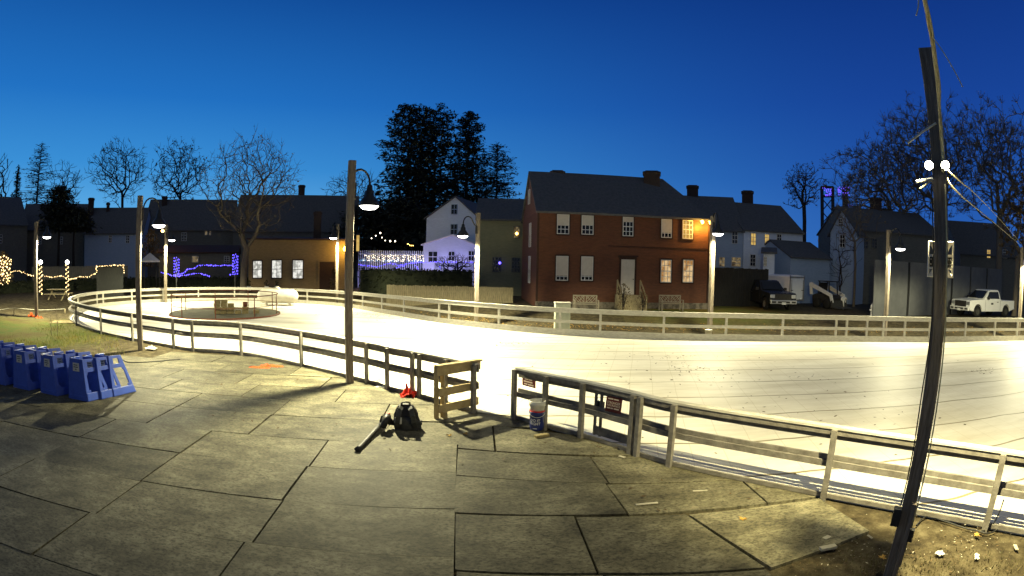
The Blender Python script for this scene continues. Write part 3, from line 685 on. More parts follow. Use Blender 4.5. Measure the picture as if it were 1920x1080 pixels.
# left gable windows
Fl = Fac(F.P(0, 0, -8.6), F.P(0, 0, 0)); 
for (a, z0, b, z1) in ((3.7,7.3,4.5,8.3),(4.7,4.3,5.6,5.9),(4.7,1.9,5.6,3.7)): window(red, Fl, (a, z0, b, z1), 2, 3, 'glass', .5, px=False, base=.035)
for z0_, x0_ in ((4.05, 0),):
    m = MB(); zz = F.st(1200, 464)[1]; a = F.st(1140, 464)[0]; F.box(m, a, zz, F.W, zz+.05, .0, .05); child(m.build('belt_course', M['darktrim']), red)
for q0, q1 in ((-.03, .10), (F.W-.1, F.W+.03)): child(F.box(MB(), q0, .7, q1, F.st(1007, 394)[1]-.1, .0, .045).build('corner_board', M['darktrim']), red)
chimney(red, roof, (1207, 323, 1237, 338), 38.0, depth=1.0, drop=1.6); chimney(red, roof, (1033, 322, 1058, 327), 37.2, depth=.9, drop=1.2)
for px, py in ((1313, 417), (1328, 418)):
    p = F.st(px, py); q = F.P(p[0], p[1], .34); m = MB(); m.bar(F.P(p[0], p[1]+.1, .03), q+Vector((0,0,.05)), .05, .05); m.ball(q, .11, 1.2); wl = child(m.build('wall_lamp', M['amber']), red)
p = F.st(1308, 421); point('wall_light', F.P(p[0], p[1]-.18, .42), 150, (1, .50, .07), .06); p = F.st(1326, 421); point('wall_light', F.P(p[0], p[1]-.2, .45), 90, (1, .50, .07), .06)

# benches
def bench(label, px, py, d, w=1.45):
    p = pt(px, py, d); b = gt(px, 580); z = terr(p.x, p.y); root = thing('garden_bench', label, 'bench', (p.x, p.y, z), math.atan2(F.u.y, F.u.x), group='garden benches before the red house')
    mt = M['bench']
    m = MB()
    for k in range(4): m.box((0, -.05-.11*k, .44), (w, .085, .03))
    m.build('seat', mt, root)
    m = MB(); m.box((0, .04, .92), (w, .05, .07)); m.box((0, .02, .52), (w, .05, .06))
    for sx in (-1, 1):
        for k in range(2):
            x0, x1 = sx*.09+sx*k*(w/4-.04), sx*.09+sx*(k+1)*(w/4-.04)
            for a, b2 in ((.55, .9), (.9, .55)): m.bar((x0, .03, a), (x1, .03, b2), .03, .035)
            m.bar((x0, .03, .72), ((x0+x1)/2, .03, .9), .025, .03); m.bar(((x0+x1)/2, .03, .55), (x1, .03, .72), .025, .03)
        m.bar((sx*.07, .03, .53), (sx*.07, .03, .9), .04, .04)
    m.build('backrest', mt, root)
    for sx in (-1, 1):
        m = MB(); m.box((sx*(w/2-.03), .05, .47), (.06, .06, .96)); m.build('leg', mt, root)
        m = MB(); m.box((sx*(w/2-.03), -.44, .33), (.06, .06, .66)); m.build('leg', mt, root)
        m = MB(); m.box((sx*(w/2-.03), -.2, .66), (.07, .56, .035)); m.build('armrest', mt, root)
    return root
bench('slatted garden bench left of the red house door, by the pale utility box', 1097, 575, 31.2)
bench('slatted garden bench right of the red house door', 1256, 576, 33.2)

# ---------------- other houses
A, B = pt(893, 500, 43), pt(986, 500, 43)
ol, F2, rf = house('olive_house', 'olive grey clapboard house wing standing behind the red house', 'house', A, B, 7, Z(940, 412, 43), Z(940, 375, 46.5), M['olive'], M['roof'], zb=.4, clap=.14)
for rc, pn in (((962.5,424,975,447),'windim'),((923,482,940,510),'glass'),((959,483,975,511),'glass')): window(ol, F2, rc, 3, 4, pn, 0, 'darkwall', base=.03)
p = F2.st(937, 493); point('window_star_light', F2.P(p[0], p[1], .3), .4, (.2, .15, 1), .03)
st_ = MB().octa(F2.P(p[0], p[1], .12), .12); child(st_.build('star_light', M['bluestring']), ol)
p = F2.st(969, 438); child(MB().octa(F2.P(p[0], p[1], .1), .13).build('candle_light', M['amber']), ol)
A, B = pt(798, 500, 56), pt(895, 500, 54)
wh, F3, rf = house('white_house', 'white gabled clapboard house with a low violet lit porch wing', 'house', A, B, 9, Z(798, 409, 56), Z(853, 370, 55), M['palewall'], M['roof'], kind='front', peak=.56, zb=.5, clap=.15)
for rc in ((846,383,858,402),(845,420,858,440)): window(wh, F3, rc, 2, 2, 'glass', 0, 'bluewall', base=.03)
A, B = pt(793, 500, 51.5), pt(890, 500, 50)
F4 = Fac(A, B); m = MB(); D_ = -3.2; ze, zr = Z(793, 459, 51.5), Z(850, 442, 50.7); k = F4.W*.57
for q in ((F4.P(0,0), F4.P(F4.W,0), F4.P(F4.W,ze), F4.P(0,ze)), (F4.P(F4.W,0), F4.P(F4.W,0,D_), F4.P(F4.W,ze,D_), F4.P(F4.W,ze)), (F4.P(0,0,D_), F4.P(0,0), F4.P(0,ze), F4.P(0,ze,D_))): m.quad(*q)
m.tri(F4.P(0,ze), F4.P(F4.W,ze), F4.P(k,zr)); pw = child(m.build('porch_wall', M['palewall']), wh)
m = MB(); dn = Vector((0,0,.12))
for a, b in ((F4.P(-.2,ze-.07,.2), F4.P(k,zr,.2)), (F4.P(k,zr,.2), F4.P(F4.W+.2,ze-.07,.2))):
    N_ = F4.N*(-3.4); m.hexa([a, b, b+N_, a+N_, a+dn, b+dn, b+N_+dn, a+N_+dn])
child(m.build('porch_roof', M['white']), wh)
for rc in ((803,471,821,492),(841,471,853,489),(878,470,890,489)): window(wh, F4, rc, 2, 2, 'glass', 0, 'palewall', base=.03)
for s_ in (.2, .55, .85): point('violet_string_light', F4.P(F4.W*s_, 2.6, 1.8), 55, (.60, .48, 1), .4)

# ochre cabin
A, B = pt(466, 500, 50.5), pt(662, 500, 50.0)
br, F5, rf = house('brown_cabin', 'low ochre brown clapboard cabin with three bright windows and a yellow wall lamp', 'house', A, B, 6, Z(560, 450, 50), Z(560, 447, 56), M['brownwall'], M['darktrim'], kind='flat', zb=.45, clap=.13)
for rc in ((474.5,489,491,521),(510,488,528,521),(549,488,568,522)): window(br, F5, rc, 2, 2, 'winwhite', 0, 'white', casing='darktrim', base=.035, fw=.03)
a, z0, b, z1 = F5.rect(599, 491, 627, 540); m = MB(); F5.box(m, a, .3, b, z1, 0, .07); child(m.build('door', M['darktrim']), br)
m = MB(); F5.box(m, a-.12, .3, a, z1+.14, 0, .1); F5.box(m, b, .3, b+.12, z1+.14, 0, .1); F5.box(m, a, z1, b, z1+.14, 0, .1); child(m.build('door_frame', M['brownwall']), br)
chimney(br, rf, (589, 398, 603, 447), 53, depth=.9)
p = F5.st(646, 467); q = F5.P(p[0], p[1], .35); child(MB().ball(q, .17, 1.3).bar(F5.P(p[0], p[1]+.25, .03), q+Vector((0,0,.2)), .06, .06).build('wall_lamp', M['amber']), br)
point('cabin_wall_light', q+F5.N*.7, 200, (1, .62, .10), .1)

def plain(label, L, R, ye, yr, wm='darkwall', kind='side', depth=8, wins=(), chim=(), xr=None, hip=0, peak=.5, name='house', roofm='roof', clap=0, dd=None, group=None, cat='house'):
    A, B = pt(L[0], 500, L[1]), pt(R[0], 500, R[1]); xm = (L[0]+R[0])/2; dm = (L[1]+R[1])/2
    ze = Z(xm, ye, dm); zr = Z(xr or xm, yr, dm+(depth/2 if kind == 'side' else 0)) 
    r_, Fc, rf = house(name, label, cat, A, B, depth, ze, zr, M[wm], M[roofm], kind=kind, hip=hip, peak=peak, zb=.45, clap=clap, group=group)
    for w in wins: window(r_, Fc, w[0], 2, w[2] if len(w) > 2 else 3, w[1], 0, w[3] if len(w) > 3 else 'white', base=.03, fw=.04)
    for c_ in chim: chimney(r_, rf, c_[0], dm+c_[1], depth=1.0)
    return r_, Fc, rf
BG = 'dark old houses behind the rink'
plain('long dark roofed house behind the brown cabin, its chimney against the sky', (436, 70), (668, 68), 432, 368, chim=(((560,348,572,368),4),), wins=(((640,440,650,456),'glass'),))
plain('dark house with lit small windows behind the leafless tree', (268, 74), (436, 72), 430, 376, chim=(((304,369,314,378),4),), wins=(((384,430,389,441),'windim'),((392,430,396,441),'windim'),((280,440,290,456),'glass'),((340,436,350,452),'glass')))
plain('dark house with a tall chimney and a pale end wall behind the string lights', (158, 72), (266, 70), 437, 391, wm='bluewall', chim=(((166,372,177,392),4),((200,381,206,390),4)), wins=(((204,441,210,455),'glass'),((236,441,243,456),'glass')))
plain('dark house at the far left under the dead topped conifer', (34, 76), (156, 74), 430, 384, wins=(((70,444,78,458),'glass'),((110,444,118,458),'glass')))
plain('dark flat looking house at the left edge behind the lit bush', (-60, 70), (50, 72), 420, 370, wins=(((-5,440,4,456),'glass'),))
plain('low pinkish walled outbuilding behind the blue string lights', (298, 58), (446, 57), 474, 462, wm='darkwall', depth=5, roofm='darktrim', wins=(((360,480,372,492),'windim'),((420,480,430,492),'glass')))
plain('blue grey clapboard house behind the right end of the red house', (1286, 47), (1392, 48), 431, 371, wm='bluewall', depth=9, clap=.16, wins=(((1372,434,1383,457),'glass'),((1348,482,1359,500),'windim'),((1371,482,1389,500),'windim')), chim=(((1288,349,1309,372),4.5),))
plain('pale blue house with two yellow lit upper windows and a dark roof', (1393, 48), (1504, 51), 434, 386, wm='palewall', depth=9, clap=.16, xr=1450, wins=(((1407,437,1417,460),'winyellow'),((1433,439,1442,459),'winyellow'),((1456,439,1465,459),'glass'),((1406,477,1416,499),'glass')), chim=(((1391,359,1412,386),4.5),))
plain('small white entry porch with a glazed door', (1431, 44), (1452, 44), 476, 464, wm='palewall', kind='flat', depth=3, wins=(((1432,481,1438,499),'glass',3),), name='porch', cat='porch')
plain('grey shed with a dark pitched roof behind the white trailer', (1482, 46), (1556, 49), 484, 456, wm='bluewall', depth=6, xr=1520, name='shed', cat='shed')
plain('narrow pale gabled house end with one dark window, seen past a bare tree', (1556, 50), (1606, 49), 436, 394, wm='bluewall', kind='front', depth=10, peak=.44, wins=(((1575,440,1585,464),'glass'),((1573,410,1581,424),'glass')))
plain('dark greenish house with a broad roof and square chimney behind the grey barriers', (1607, 50.5), (1765, 56), 437, 398, wm='darkwall', depth=9, wins=(((1617,447,1627,466),'glass',3,'darkwall'),((1634,447,1644,466),'glass',3,'darkwall')), chim=(((1631,372,1653,402),4),))
vi, Fv, rf = plain('distant narrow house with an orange lit upper porch', (1536, 66), (1558, 66), 446, 424, wm='brownwall', kind='front', depth=8, wins=(((1540,462,1545,472),'glass'),((1549,462,1554,472),'glass')))
p = Fv.st(1545, 443); q = Fv.P(p[0], p[1], .5); child(MB().ball(q, .34).build('porch_lamp', M['bulb']), vi); point('porch_light', q+Fv.N*.5, 160, (1, .55, .1), .2)
plain('dark house at the far right with one yellow lit window', (1800, 66), (1915, 70), 478, 420, wm='darkwall', depth=9, wins=(((1850,468,1857,484),'winyellow'),((1880,468,1888,484),'glass')))

# ---------------- fences and barriers in the background
def board_fence(name, label, A, B, z0, z1, mt, bw=.14, rails=True, cat='fence'):
    Fc = Fac(A, B); root = thing(name, label, cat, Fc.P(Fc.W/2, z0)); m = MB(); x = 0; random.seed(int(Fc.W*100))
    while x < Fc.W-.02:
        w = min(bw, Fc.W-x)-.012; dz = random.uniform(-.03, .03); Fc.box(m, x, z0-.3, x+w, z1+dz, random.uniform(-.004, 0), .022+random.uniform(0, .006)); x += bw
    child(m.build('board_panel', M[mt]), root)
    m = MB(); Fc.box(m, 0, z0+.3, Fc.W, z0+.4, -.06, -.006); Fc.box(m, 0, z1-.4, Fc.W, z1-.3, -.06, -.006); child(m.build('rail', M[mt]), root)
    x = .1
    while x < Fc.W:
        m = MB(); Fc.box(m, x, z0-.3, x+.1, z1-.08, -.16, -.062); child(m.build('post', M[mt]), root); x += 2.4
    return root, Fc
A, B = pt(725, 560, 36.5), pt(1000, 560, 35.2)
A2 = pt(725, 534, 36.5).z
board_fence('board_fence', 'weathered vertical board fence running behind the rink to the red house', A, pt(962, 560, 35.4), .25, A2, 'boards')
board_fence('board_fence', 'brownish board fence in the dark behind the warm string lights', pt(60, 520, 56), pt(240, 520, 56), .5, Z(150, 499, 56), 'boards', .2)
board_fence('board_fence', 'tall dark board fence between the red house and the dark pickup', pt(1337, 540, 38.5), pt(1440, 540, 40.5), .5, Z(1390, 503, 39.5), 'darkboards', .2)
def picket(label, A, B, z0, z1):
    Fc = Fac(A, B); root = thing('picket_fence', label, 'fence', Fc.P(Fc.W/2, z0)); m = MB(); x = 0
    while x < Fc.W: Fc.box(m, x, z0-.3, x+.09, z1, 0, .025); x += .19
    child(m.build('picket_panel', M['palewall']), root); m = MB(); Fc.box(m, 0, z0+.35, Fc.W, z0+.45, -.05, -.004); Fc.box(m, 0, z1-.4, Fc.W, z1-.3, -.05, -.004); child(m.build('rail', M['palewall']), root); return Fc
Fp = picket('white picket fence hung with icicle lights, glowing violet', pt(671, 500, 52.5), pt(796, 500, 52), .5, Z(735, 470, 52.3))
for s_ in (.15, .5, .85): point('violet_string_light', Fp.P(Fp.W*s_, 1.5, 1.3), 30, (.5, .38, 1), .4)
picket('low pale picket fence before the violet lit porch', pt(815, 500, 47.5), pt(892, 500, 47), .5, Z(850, 492, 47.2))

# grey barrier panels: one wall of panels in a dark frame
A, B = pt(1639, 540, 36), pt(1878, 540, 52); Fb = Fac(A, B); ztop = 4.15
bar_ = thing('barrier_wall', 'tall grey panel barrier with dark uprights behind the white pickup', 'barrier', Fb.P(Fb.W/2, .5))
xs_ = [(1639,1701.5),(1706,1748),(1752,1783),(1787,1818),(1820.5,1848.5),(1851.5,1878)]; prev = None
for x0, x1 in xs_:
    a, b = Fb.st(x0, 540)[0], Fb.st(x1, 540)[0]; m = MB(); Fb.box(m, a, .2, b, ztop, -.05, 0); child(m.build('barrier_panel', M['barrier']), bar_)
    if prev is not None: m = MB(); Fb.box(m, prev, .2, a, ztop-.02, -.12, -.055); child(m.build('upright', M['iron']), bar_)
    prev = b
# ------------------------------------------------------------------ skating aids
def walker_proto():
    root = thing('skating_aid', 'x', 'skating aid', (0, 0, 0)); mt = M['blue']
    A0, B0, C0, D0 = Vector((0,0,0)), Vector((.17,.72,0)), Vector((-.04,.44,.95)), Vector((-.12,.06,.97))   # right side frame corners
    Lw = .74
    def bil(q, s, t): return q[0]*(1-s)*(1-t)+q[1]*s*(1-t)+q[2]*s*t+q[3]*(1-s)*t
    def patch(m, q, s0, t0, s1, t1, th):
        n = (q[1]-q[0]).cross(q[3]-q[0]).normalized()*th
        c4 = [bil(q, s0, t0), bil(q, s1, t0), bil(q, s1, t1), bil(q, s0, t1)]
        m.hexa([c4[0]-n, c4[1]-n, c4[2]-n, c4[3]-n, c4[0], c4[1], c4[2], c4[3]])
    right = [A0, B0, C0, D0]
    mir = lambda p: Vector((-Lw-p.x, p.y, p.z))
    left = [mir(p) for p in right]
    fp = [mir(A0), A0, D0, mir(D0)]
    m = MB(); patch(m, fp, .015, 0.0, .985, 1, .03); patch(m, fp, .06, .06, .94, .12, -.012); m.build('front_panel', mt, root, .01)
    for q, th in ((right, .045), (left, -.045)):
        m = MB()
        for (s0, t0, s1, t1) in ((0,0,1,.2),(0,.2,.15,1),(.85,.2,1,1),(.15,.69,.85,.79),(.15,.93,.85,1),(.15,.79,.3,.93),(.7,.79,.85,.93),(.15,.2,.22,.26),(.78,.2,.85,.26),(.15,.63,.22,.69),(.78,.63,.85,.69)):
            patch(m, q, s0+.0005, t0, s1-.0005, t1, th)
        patch(m, q, .02, .012, .98, .19, -th*.25)
        m.build('side_frame', mt, root, .008)
    m = MB(); patch(m, fp, .30, .70, .72, .90, -.014); lab = m.build('label', M['sticker'], root)
    m = MB()
    for k, (a, b) in enumerate(((.36,.62),(.36,.66),(.45,.56))): patch(m, fp, a, .84-.05*k, b, .86-.05*k, -.019)
    t = m.build('print', M['ink'], root); t.parent = lab
    return root
wp = walker_proto(); first = True
WX = [-9.64, -10.78, -12.0, -13.12, -14.2]
rowname = ['front row', 'middle row', 'back row']; colname = ['at the right end', 'second from the right', 'third from the right', 'fourth from the right', 'by the left picture edge']
for j in range(3):
    for i, x in enumerate(WX):
        o = wp if first else copy_tree(wp); first = False
        o.location = (x+.14*j+random.uniform(-.02,.02), 9.16-.02*i+.345*j, .016); o.rotation_euler.z = random.uniform(-.04, .03)+.0
        tag(o, f'blue plastic skating aid, {rowname[j]} of the group, {colname[i]}', 'skating aid', 'blue skating aids on the pavement')

# ------------------------------------------------------------------ leaf blower
b = gp(762, 806); bl = thing('leaf_blower', 'black backpack leaf blower lying ready on the pavement with its tube out to the left', 'leaf blower', b, rad(8)); bl.scale = (1.05,.9,.82)
X = lambda x, y, z: Vector((x, y, z))
m = MB(); m.lathe((.03, .06, .17), [(.05,-.16),(.2,-.15),(.22,-.05),(.22,.1),(.17,.16),(.03,.17)], 18); m.box((.0, .07, .02), (.44, .34, .04)); m.build('engine_housing', M['greyp'], bl, .01)
m = MB(); m.prism([(-.20,.03),(.19,.03),(.225,.12),(.235,.26),(.22,.40),(.185,.50),(.13,.58),(.05,.625),(-.06,.63),(-.14,.59),(-.19,.51),(-.225,.38),(-.235,.22),(-.225,.1)], X(0,-.10,0), X(1,0,0), X(0,.18,1), X(0,.13,0)); m.build('back_frame', M['blackp'], bl, .015)
for sx in (-1, 1):
    m = MB(); pts = [X(sx*.07,-.1,.60), X(sx*.10,-.19,.56), X(sx*.13,-.24,.42), X(sx*.15,-.22,.26), X(sx*.17,-.13,.1)]
    for a, c_ in zip(pts, pts[1:]): m.bar(a, c_, .09, .035, (0,-1,.2))
    m.build('shoulder_strap', M['greyp'], bl, .008)
m = MB(); m.tube([X(-.09,-.04,.58), X(-.07,-.02,.68), X(0,-.02,.70), X(.07,-.02,.68), X(.09,-.04,.58)], .02, 8); m.build('carry_handle', M['blackp'], bl)
m = MB(); m.box((-.14, -.13, .27), (.13, .05, .17)); m.build('fuel_tank', M['whiteplastic'], bl, .02)
m = MB(); m.lathe((-.14,-.13,.37), [(.001,.03),(.035,.03),(.035,-.02)], 12); fc = m.build('fuel_cap', M['leafy'], bl)
m = MB(); m.box((.22, .0, .14), (.12, .2, .2)); m.box((.27,-.04,.2), (.05,.06,.12)); m.build('muffler', M['greyp'], bl, .01)
R_ = Matrix.Rotation(-rad(8), 3, 'Z'); SC_ = lambda v: Vector((v.x/1.05, v.y/.9, v.z/.82)); end = SC_(R_ @ (gp(670, 843, .05)-b)); mid = SC_(R_ @ (gp(714, 796, .1)-b))
m = MB(); m.tube([X(-.2,.06,.16), X(-.3,.03,.18), X(-.36,-.04,.30), X(-.34,-.1,.36), X(-.36,-.2,.32), X(-.40,-.32,.20), mid], [.075,.075,.075,.07,.065,.06,.055], 12)
for k in range(9):
    a = k/8; m.lathe(X(-.36,-.1-.02*k,.36-.018*k), [(.078,-.008),(.082,0),(.078,.008)], 12, ax=((1,0,0),(0,.6,.8),(0,-.8,.6)))
tb = m.build('bellows_tube', M['blackp'], bl)
m = MB(); dv_ = (end-mid); m.tube([mid-dv_*.12, mid+dv_*.3, mid+dv_*.35, end-dv_*.1, end], [.055,.052,.046,.044,.056], 14); m.build('blower_tube', M['blackp'], bl)
m = MB(); q = mid+dv_*.0; m.bar(q+X(0,0,.05), q+X(.03,.05,.2), .04, .05); m.build('grip_handle', M['blackp'], bl, .006)
m = MB(); m.box((-.33,-.06,.40), (.08,.07,.07)); m.build('choke_cover', M['red'], bl, .015)

# red crumpled bag, white sheet, orange covers
def crumple(name, label, cat, c_, dims, mt, seed=0, n=13, h=.25, lay=False, rz=0):
    random.seed(seed); m = MB(); vs = []; fs = []
    for j in range(n):
        for i in range(n):
            u, v = i/(n-1)*2-1, j/(n-1)*2-1; k = max(0, 1-(u*u+v*v)**.5*.8)**.5*(.55+.45*math.sin(u*4.1+seed)*math.cos(v*3.7+seed*2)+.25*math.sin(u*9+v*7+seed)); k = max(0, k)
            vs.append((u*dims[0]/2*(.8+random.uniform(-.2,.2)), v*dims[1]/2*(.8+random.uniform(-.2,.2)), .015+k*dims[2]*random.uniform(.75, 1.1)))
    for j in range(n-1):
        for i in range(n-1): fs.append((j*n+i, j*n+i+1, (j+1)*n+i+1, (j+1)*n+i))
    m.add(vs, fs); o = m.build(name, mt); o.location = c_; o.rotation_euler.z = rz
    sd = o.modifiers.new('s', 'SOLIDIFY'); sd.thickness = .012
    return tag(o, label, cat)
crumple('red_cloth', 'crumpled bright red cloth lying on the pavement by the near fence', 'cloth', gp(766, 744), (.46,.4,.34), M['red'], 3)
crumple('plastic_bag', 'white scrap of sheeting at the foot of the near fence beside the red cloth', 'bag', gp(722, 727), (.55,.3,.06), M['paper'], 5, rz=-.4)
crumple('plastic_bag', 'small crumpled white bag against the fence left of the white sheeting', 'bag', gp(710, 718), (.2,.2,.16), M['paper'], 6)
crumple('plastic_bag', 'white bag heaped at the base of the lamp post by the grass', 'bag', gp(284, 655), (.55,.4,.16), M['paper'], 7)
crumple('vinyl_cover', 'flat orange cover on the pavement, left one of three', 'cover', gp(488, 690), (.75,.3,.04), M['orange'], 8, rz=.1); 
crumple('vinyl_cover', 'raised orange cover on the pavement, middle one of three', 'cover', gp(503, 687), (.6,.3,.08), M['orange'], 9, rz=-.1)
crumple('vinyl_cover', 'flat orange cover on the pavement, right one of three', 'cover', gp(518, 688), (.55,.3,.04), M['orange'], 10, rz=.2)
crumple('cloth_bundle', 'bright orange cloth bundle at the foot of the far left lamp post', 'cloth', gp(59, 597), (.5,.5,.4), M['orange'], 11)
crumple('cloth_bundle', 'flatter dull orange cloth beside the bright bundle by the far left lamp post', 'cloth', gp(73, 598), (.6,.5,.2), M['orange'], 12)
crumple('plastic_bag', 'crumpled pale wrapper on the dirt right of the old dark pole', 'litter', gp(1762, 1040), (.13,.12,.05), M['paper'], 13)
crumple('plastic_bag', 'torn white scrap on the dirt at the lower right corner', 'litter', gp(1831, 1045), (.16,.07,.04), M['paper'], 14, rz=.8)
for nm, label, p, q, w in (('wood_offcut', 'pale wood strip lying on the panels near the middle right', (1192,949),(1233,945),.045), ('wood_offcut', 'short wood block beside the old dark pole base', (1537,1034),(1566,1028),.075), ('wood_offcut', 'tiny wood chip near the near fence gate', (1160,857),(1172,860),.06),
    ('wood_offcut', 'small pale wood sliver on a panel edge, lower right', (1545,1013),(1555,1008),.07), ('wood_offcut', 'thin white chip by the seam left of the dark pole', (1626,1006),(1635,1012),.03), ('tape_strip', 'narrow faded tape strip on the right hand panel', (1299,923),(1326,922),.03), ('wood_offcut', 'flat grey wood chip at the right edge of the dirt', (1902,1024),(1906,1034),.05)):
    a, c_ = gp(*p), gp(*q); m = MB(); h_ = .035 if 'block' in label else .012; up2 = Vector((0,0,.016+h_/2)); m.bar(a+up2, c_+up2, w, h_); tag(m.build(nm, M['offcut'], None, .003), label, 'wood scrap' if nm == 'wood_offcut' else 'tape')

# buckets and the wood under them
b = gp(1006, 806); bk = thing('bucket', 'dark blue plastic bucket with white lettering under a white bucket', 'bucket', b)
m = MB(); m.lathe((0,0,.02), [(.001,.0),(.128,0),(.131,.01),(.150,.34),(.158,.345),(.158,.37),(.150,.375),(.142,.37),(.14,.05)], 28); m.build('body', M['bucketblue'], bk)
m = MB(); m.lathe((0,0,.02), [(.1525,.34),(.16,.335),(.161,.325),(.153,.315)], 28); m.build('rim_band', M['bucketblue'], bk)
m = MB()
facing = math.atan2(-b.y, -b.x)
def wrap(vs, fs, zc, r0, off):
    out = []
    for v in vs:
        a = facing+off+v.x/.146; out.append((math.cos(a)*(r0), math.sin(a)*(r0), zc+v.y))
    m.add(out, fs)
for txt, zc, s_ in (('DO IT', .205, .075), ('RIGHT', .14, .075)):
    vs, fs = text_mesh(txt, s_); wrap(vs, fs, zc, .1465 if zc > .2 else .1435, -.25)
for a in range(6):
    x0, x1 = -.045+.015*a, -.03+.015*a; wrap([Vector((x0,-.018,0)), Vector((x1,-.018,0)), Vector((x1,.012+(.006 if 1 < a < 4 else 0),0)), Vector((x0,.012,0))], [(0,1,2,3)], .075, .1385, -.25)
m.build('lettering', M['white'], bk)
m = MB(); pts = [X(.163*math.cos(facing+t), .163*math.sin(facing+t), .345-.075*math.cos((t-.75)*1.0) if False else .36-.06*math.sin(max(0, min(math.pi, (t+1.2)/2.4*math.pi)))) for t in [(-1.2+2.4*k/14) for k in range(15)]]
m.tube(pts, .005, 6); m.build('handle', M['cable_w'], bk)
wb = thing('bucket', 'white plastic bucket nested in the dark blue bucket', 'bucket', b+Vector((0,0,.19)))
m = MB(); m.lathe((0,0,.02), [(.001,0),(.125,0),(.127,.01),(.15,.37),(.16,.372),(.16,.352),(.163,.30),(.156,.298)], 28); m.lathe((0,0,.02), [(.162,.372),(.163,.395),(.150,.398),(.146,.385),(.13,.04),(.001,.03)], 28); m.build('body', M['whiteplastic'], wb)
m = MB(); m.lathe((0,0,.0), [(.1505,.205),(.1525,.235),(.1508,.236),(.1485,.206)], 28); m.build('red_band', M['red'], wb)
a, c_ = gp(1003, 822), gp(1028, 818); tag(MB().bar(a+up_*.035, c_+up_*.035, .10, .055).build('wood_block', M['block'], None, .004), 'rough wood block in front of the bucket pair', 'wood block')

# ------------------------------------------------------------------ old dark pole with floodlights, horn speakers and cables
pb = Vector((4.255, 4.115, 0)); tp = thing('utility_pole', 'tall dark square timber pole in front at the right, carrying two floodlights', 'pole', pb)
rz = rad(-44)
m = MB(); m.box((pb.x, pb.y, 2.8), (.15, .15, 5.7), rz=rz); child(m.build('post', M['dark_pole'], None, .008), tp)
m = MB(); m.box((pb.x-.02, pb.y-.10, .45), (.05, .10, .95), rz=rz); m.box((pb.x+.05, pb.y-.06, .5), (.04, .05, .75), rz=rz); child(m.build('splice_plank', M['dark_pole']), tp)
for px, py, dx in ((1742, 310, 0), (1772.5, 310, 0)):
    q = pt(px, py, 5.78); to = Vector((q.x-1.5, q.y-4.5, 0)) if px < 1750 else Vector((q.x+2.0, q.y-2.6, 0))
    d = (Vector((-q.x, -q.y, 2.6-q.z))).normalized(); u1 = d.cross(Vector((0,0,1))).normalized(); w1 = u1.cross(d)
    m = MB(); m.lathe(q, [(.02,-.12),(.04,-.10),(.05,-.02),(.053,.0),(.05,.004),(.045,-.008)], 16, ax=(u1, w1, d)); m.bar(q-d*.1, Vector((pb.x, pb.y, q.z-.06)), .02, .02); fl_ = child(m.build('floodlight', M['iron']), tp)
    m = MB(); m.lathe(q, [(.045,-.006),(.032,.012),(.001,.018)], 16, ax=(u1, w1, d)); k_ = m.build('lens', M['flood']); k_.parent = fl_
for to, w, px, dd in (((-.5, 4.5, 0), 420, 1736, 5.6), ((7.2, 7.0, 0), 5000, 1785, 6.1)):
    q = pt(px, 312, dd); spot('flood_light', q, w, (1, .88, .46), to, 124, .6, .06)
def boxat(name, px, py, d, dims, mt): q = pt(px, py, d); child(MB().box(q, dims, rz=rz).build(name, M[mt], None, .006), tp)
boxat('junction_box', 1681, 968, 5.84, (.10,.12,.20), 'iron'); boxat('junction_box', 1707, 1003, 5.84, (.07,.07,.15), 'iron')
# horn speakers: a pair of pale square horns on the far side of the pole
ax_ = (Vector((math.cos(.0), 0, 0)))
d = Vector((pb.x, pb.y, 0)).normalized(); u1 = Vector((d.y, -d.x, 0)); bk_ = pb+d*.22
hs = thing('horn_speaker', 'pair of pale square loudspeaker horns mounted behind the dark pole', 'loudspeaker', Vector((bk_.x, bk_.y, 3.45)))
def horn(zc, zt, nm):
    m = MB(); w = .14; t_ = .01; s_ = 1 if zt > zc else -1
    c4 = lambda k, z: [bk_+u1*(-k)-d*k*.8+Vector((0,0,z)), bk_+u1*k-d*k*.8+Vector((0,0,z)), bk_+u1*k+d*k*.8+Vector((0,0,z)), bk_-u1*k+d*k*.8+Vector((0,0,z))]
    a, e = c4(.035, zc), c4(w, zt)
    for i in range(4): m.quad(a[i], a[(i+1) % 4], e[(i+1) % 4], e[i])
    o = child(m.build(nm, M['whiteplastic']), hs); o.modifiers.new('s', 'SOLIDIFY').thickness = .012
z0, z1 = 3.265, 3.63
horn(3.46, z1, 'horn'); horn(3.40, z0, 'horn')
m = MB()
for sx in (-1, 1):
    for sy in (-1, 1): q = bk_+u1*.14*sx+d*.11*sy; m.bar(Vector((q.x, q.y, z0)), Vector((q.x, q.y, z1)), .014, .014)
for z in (3.36, 3.49):
    for sy in (-1, 1): m.bar(bk_-u1*.14+d*.11*sy+Vector((0,0,z)), bk_+u1*.14+d*.11*sy+Vector((0,0,z)), .014, .018)
child(m.build('frame', M['whiteplastic']), hs)
m = MB(); m.box(bk_+Vector((0,0,3.425)), (.25,.15,.10), ax=(u1, d, Vector((0,0,1)))); child(m.build('driver_box', M['iron']), hs)
for sx in (-.11,-.08,.08,.11):
    for z in (3.40,3.45): child(MB().octa(bk_+u1*sx-d*.085+Vector((0,0,z)), .011).build('bolt', M['chrome']), hs)
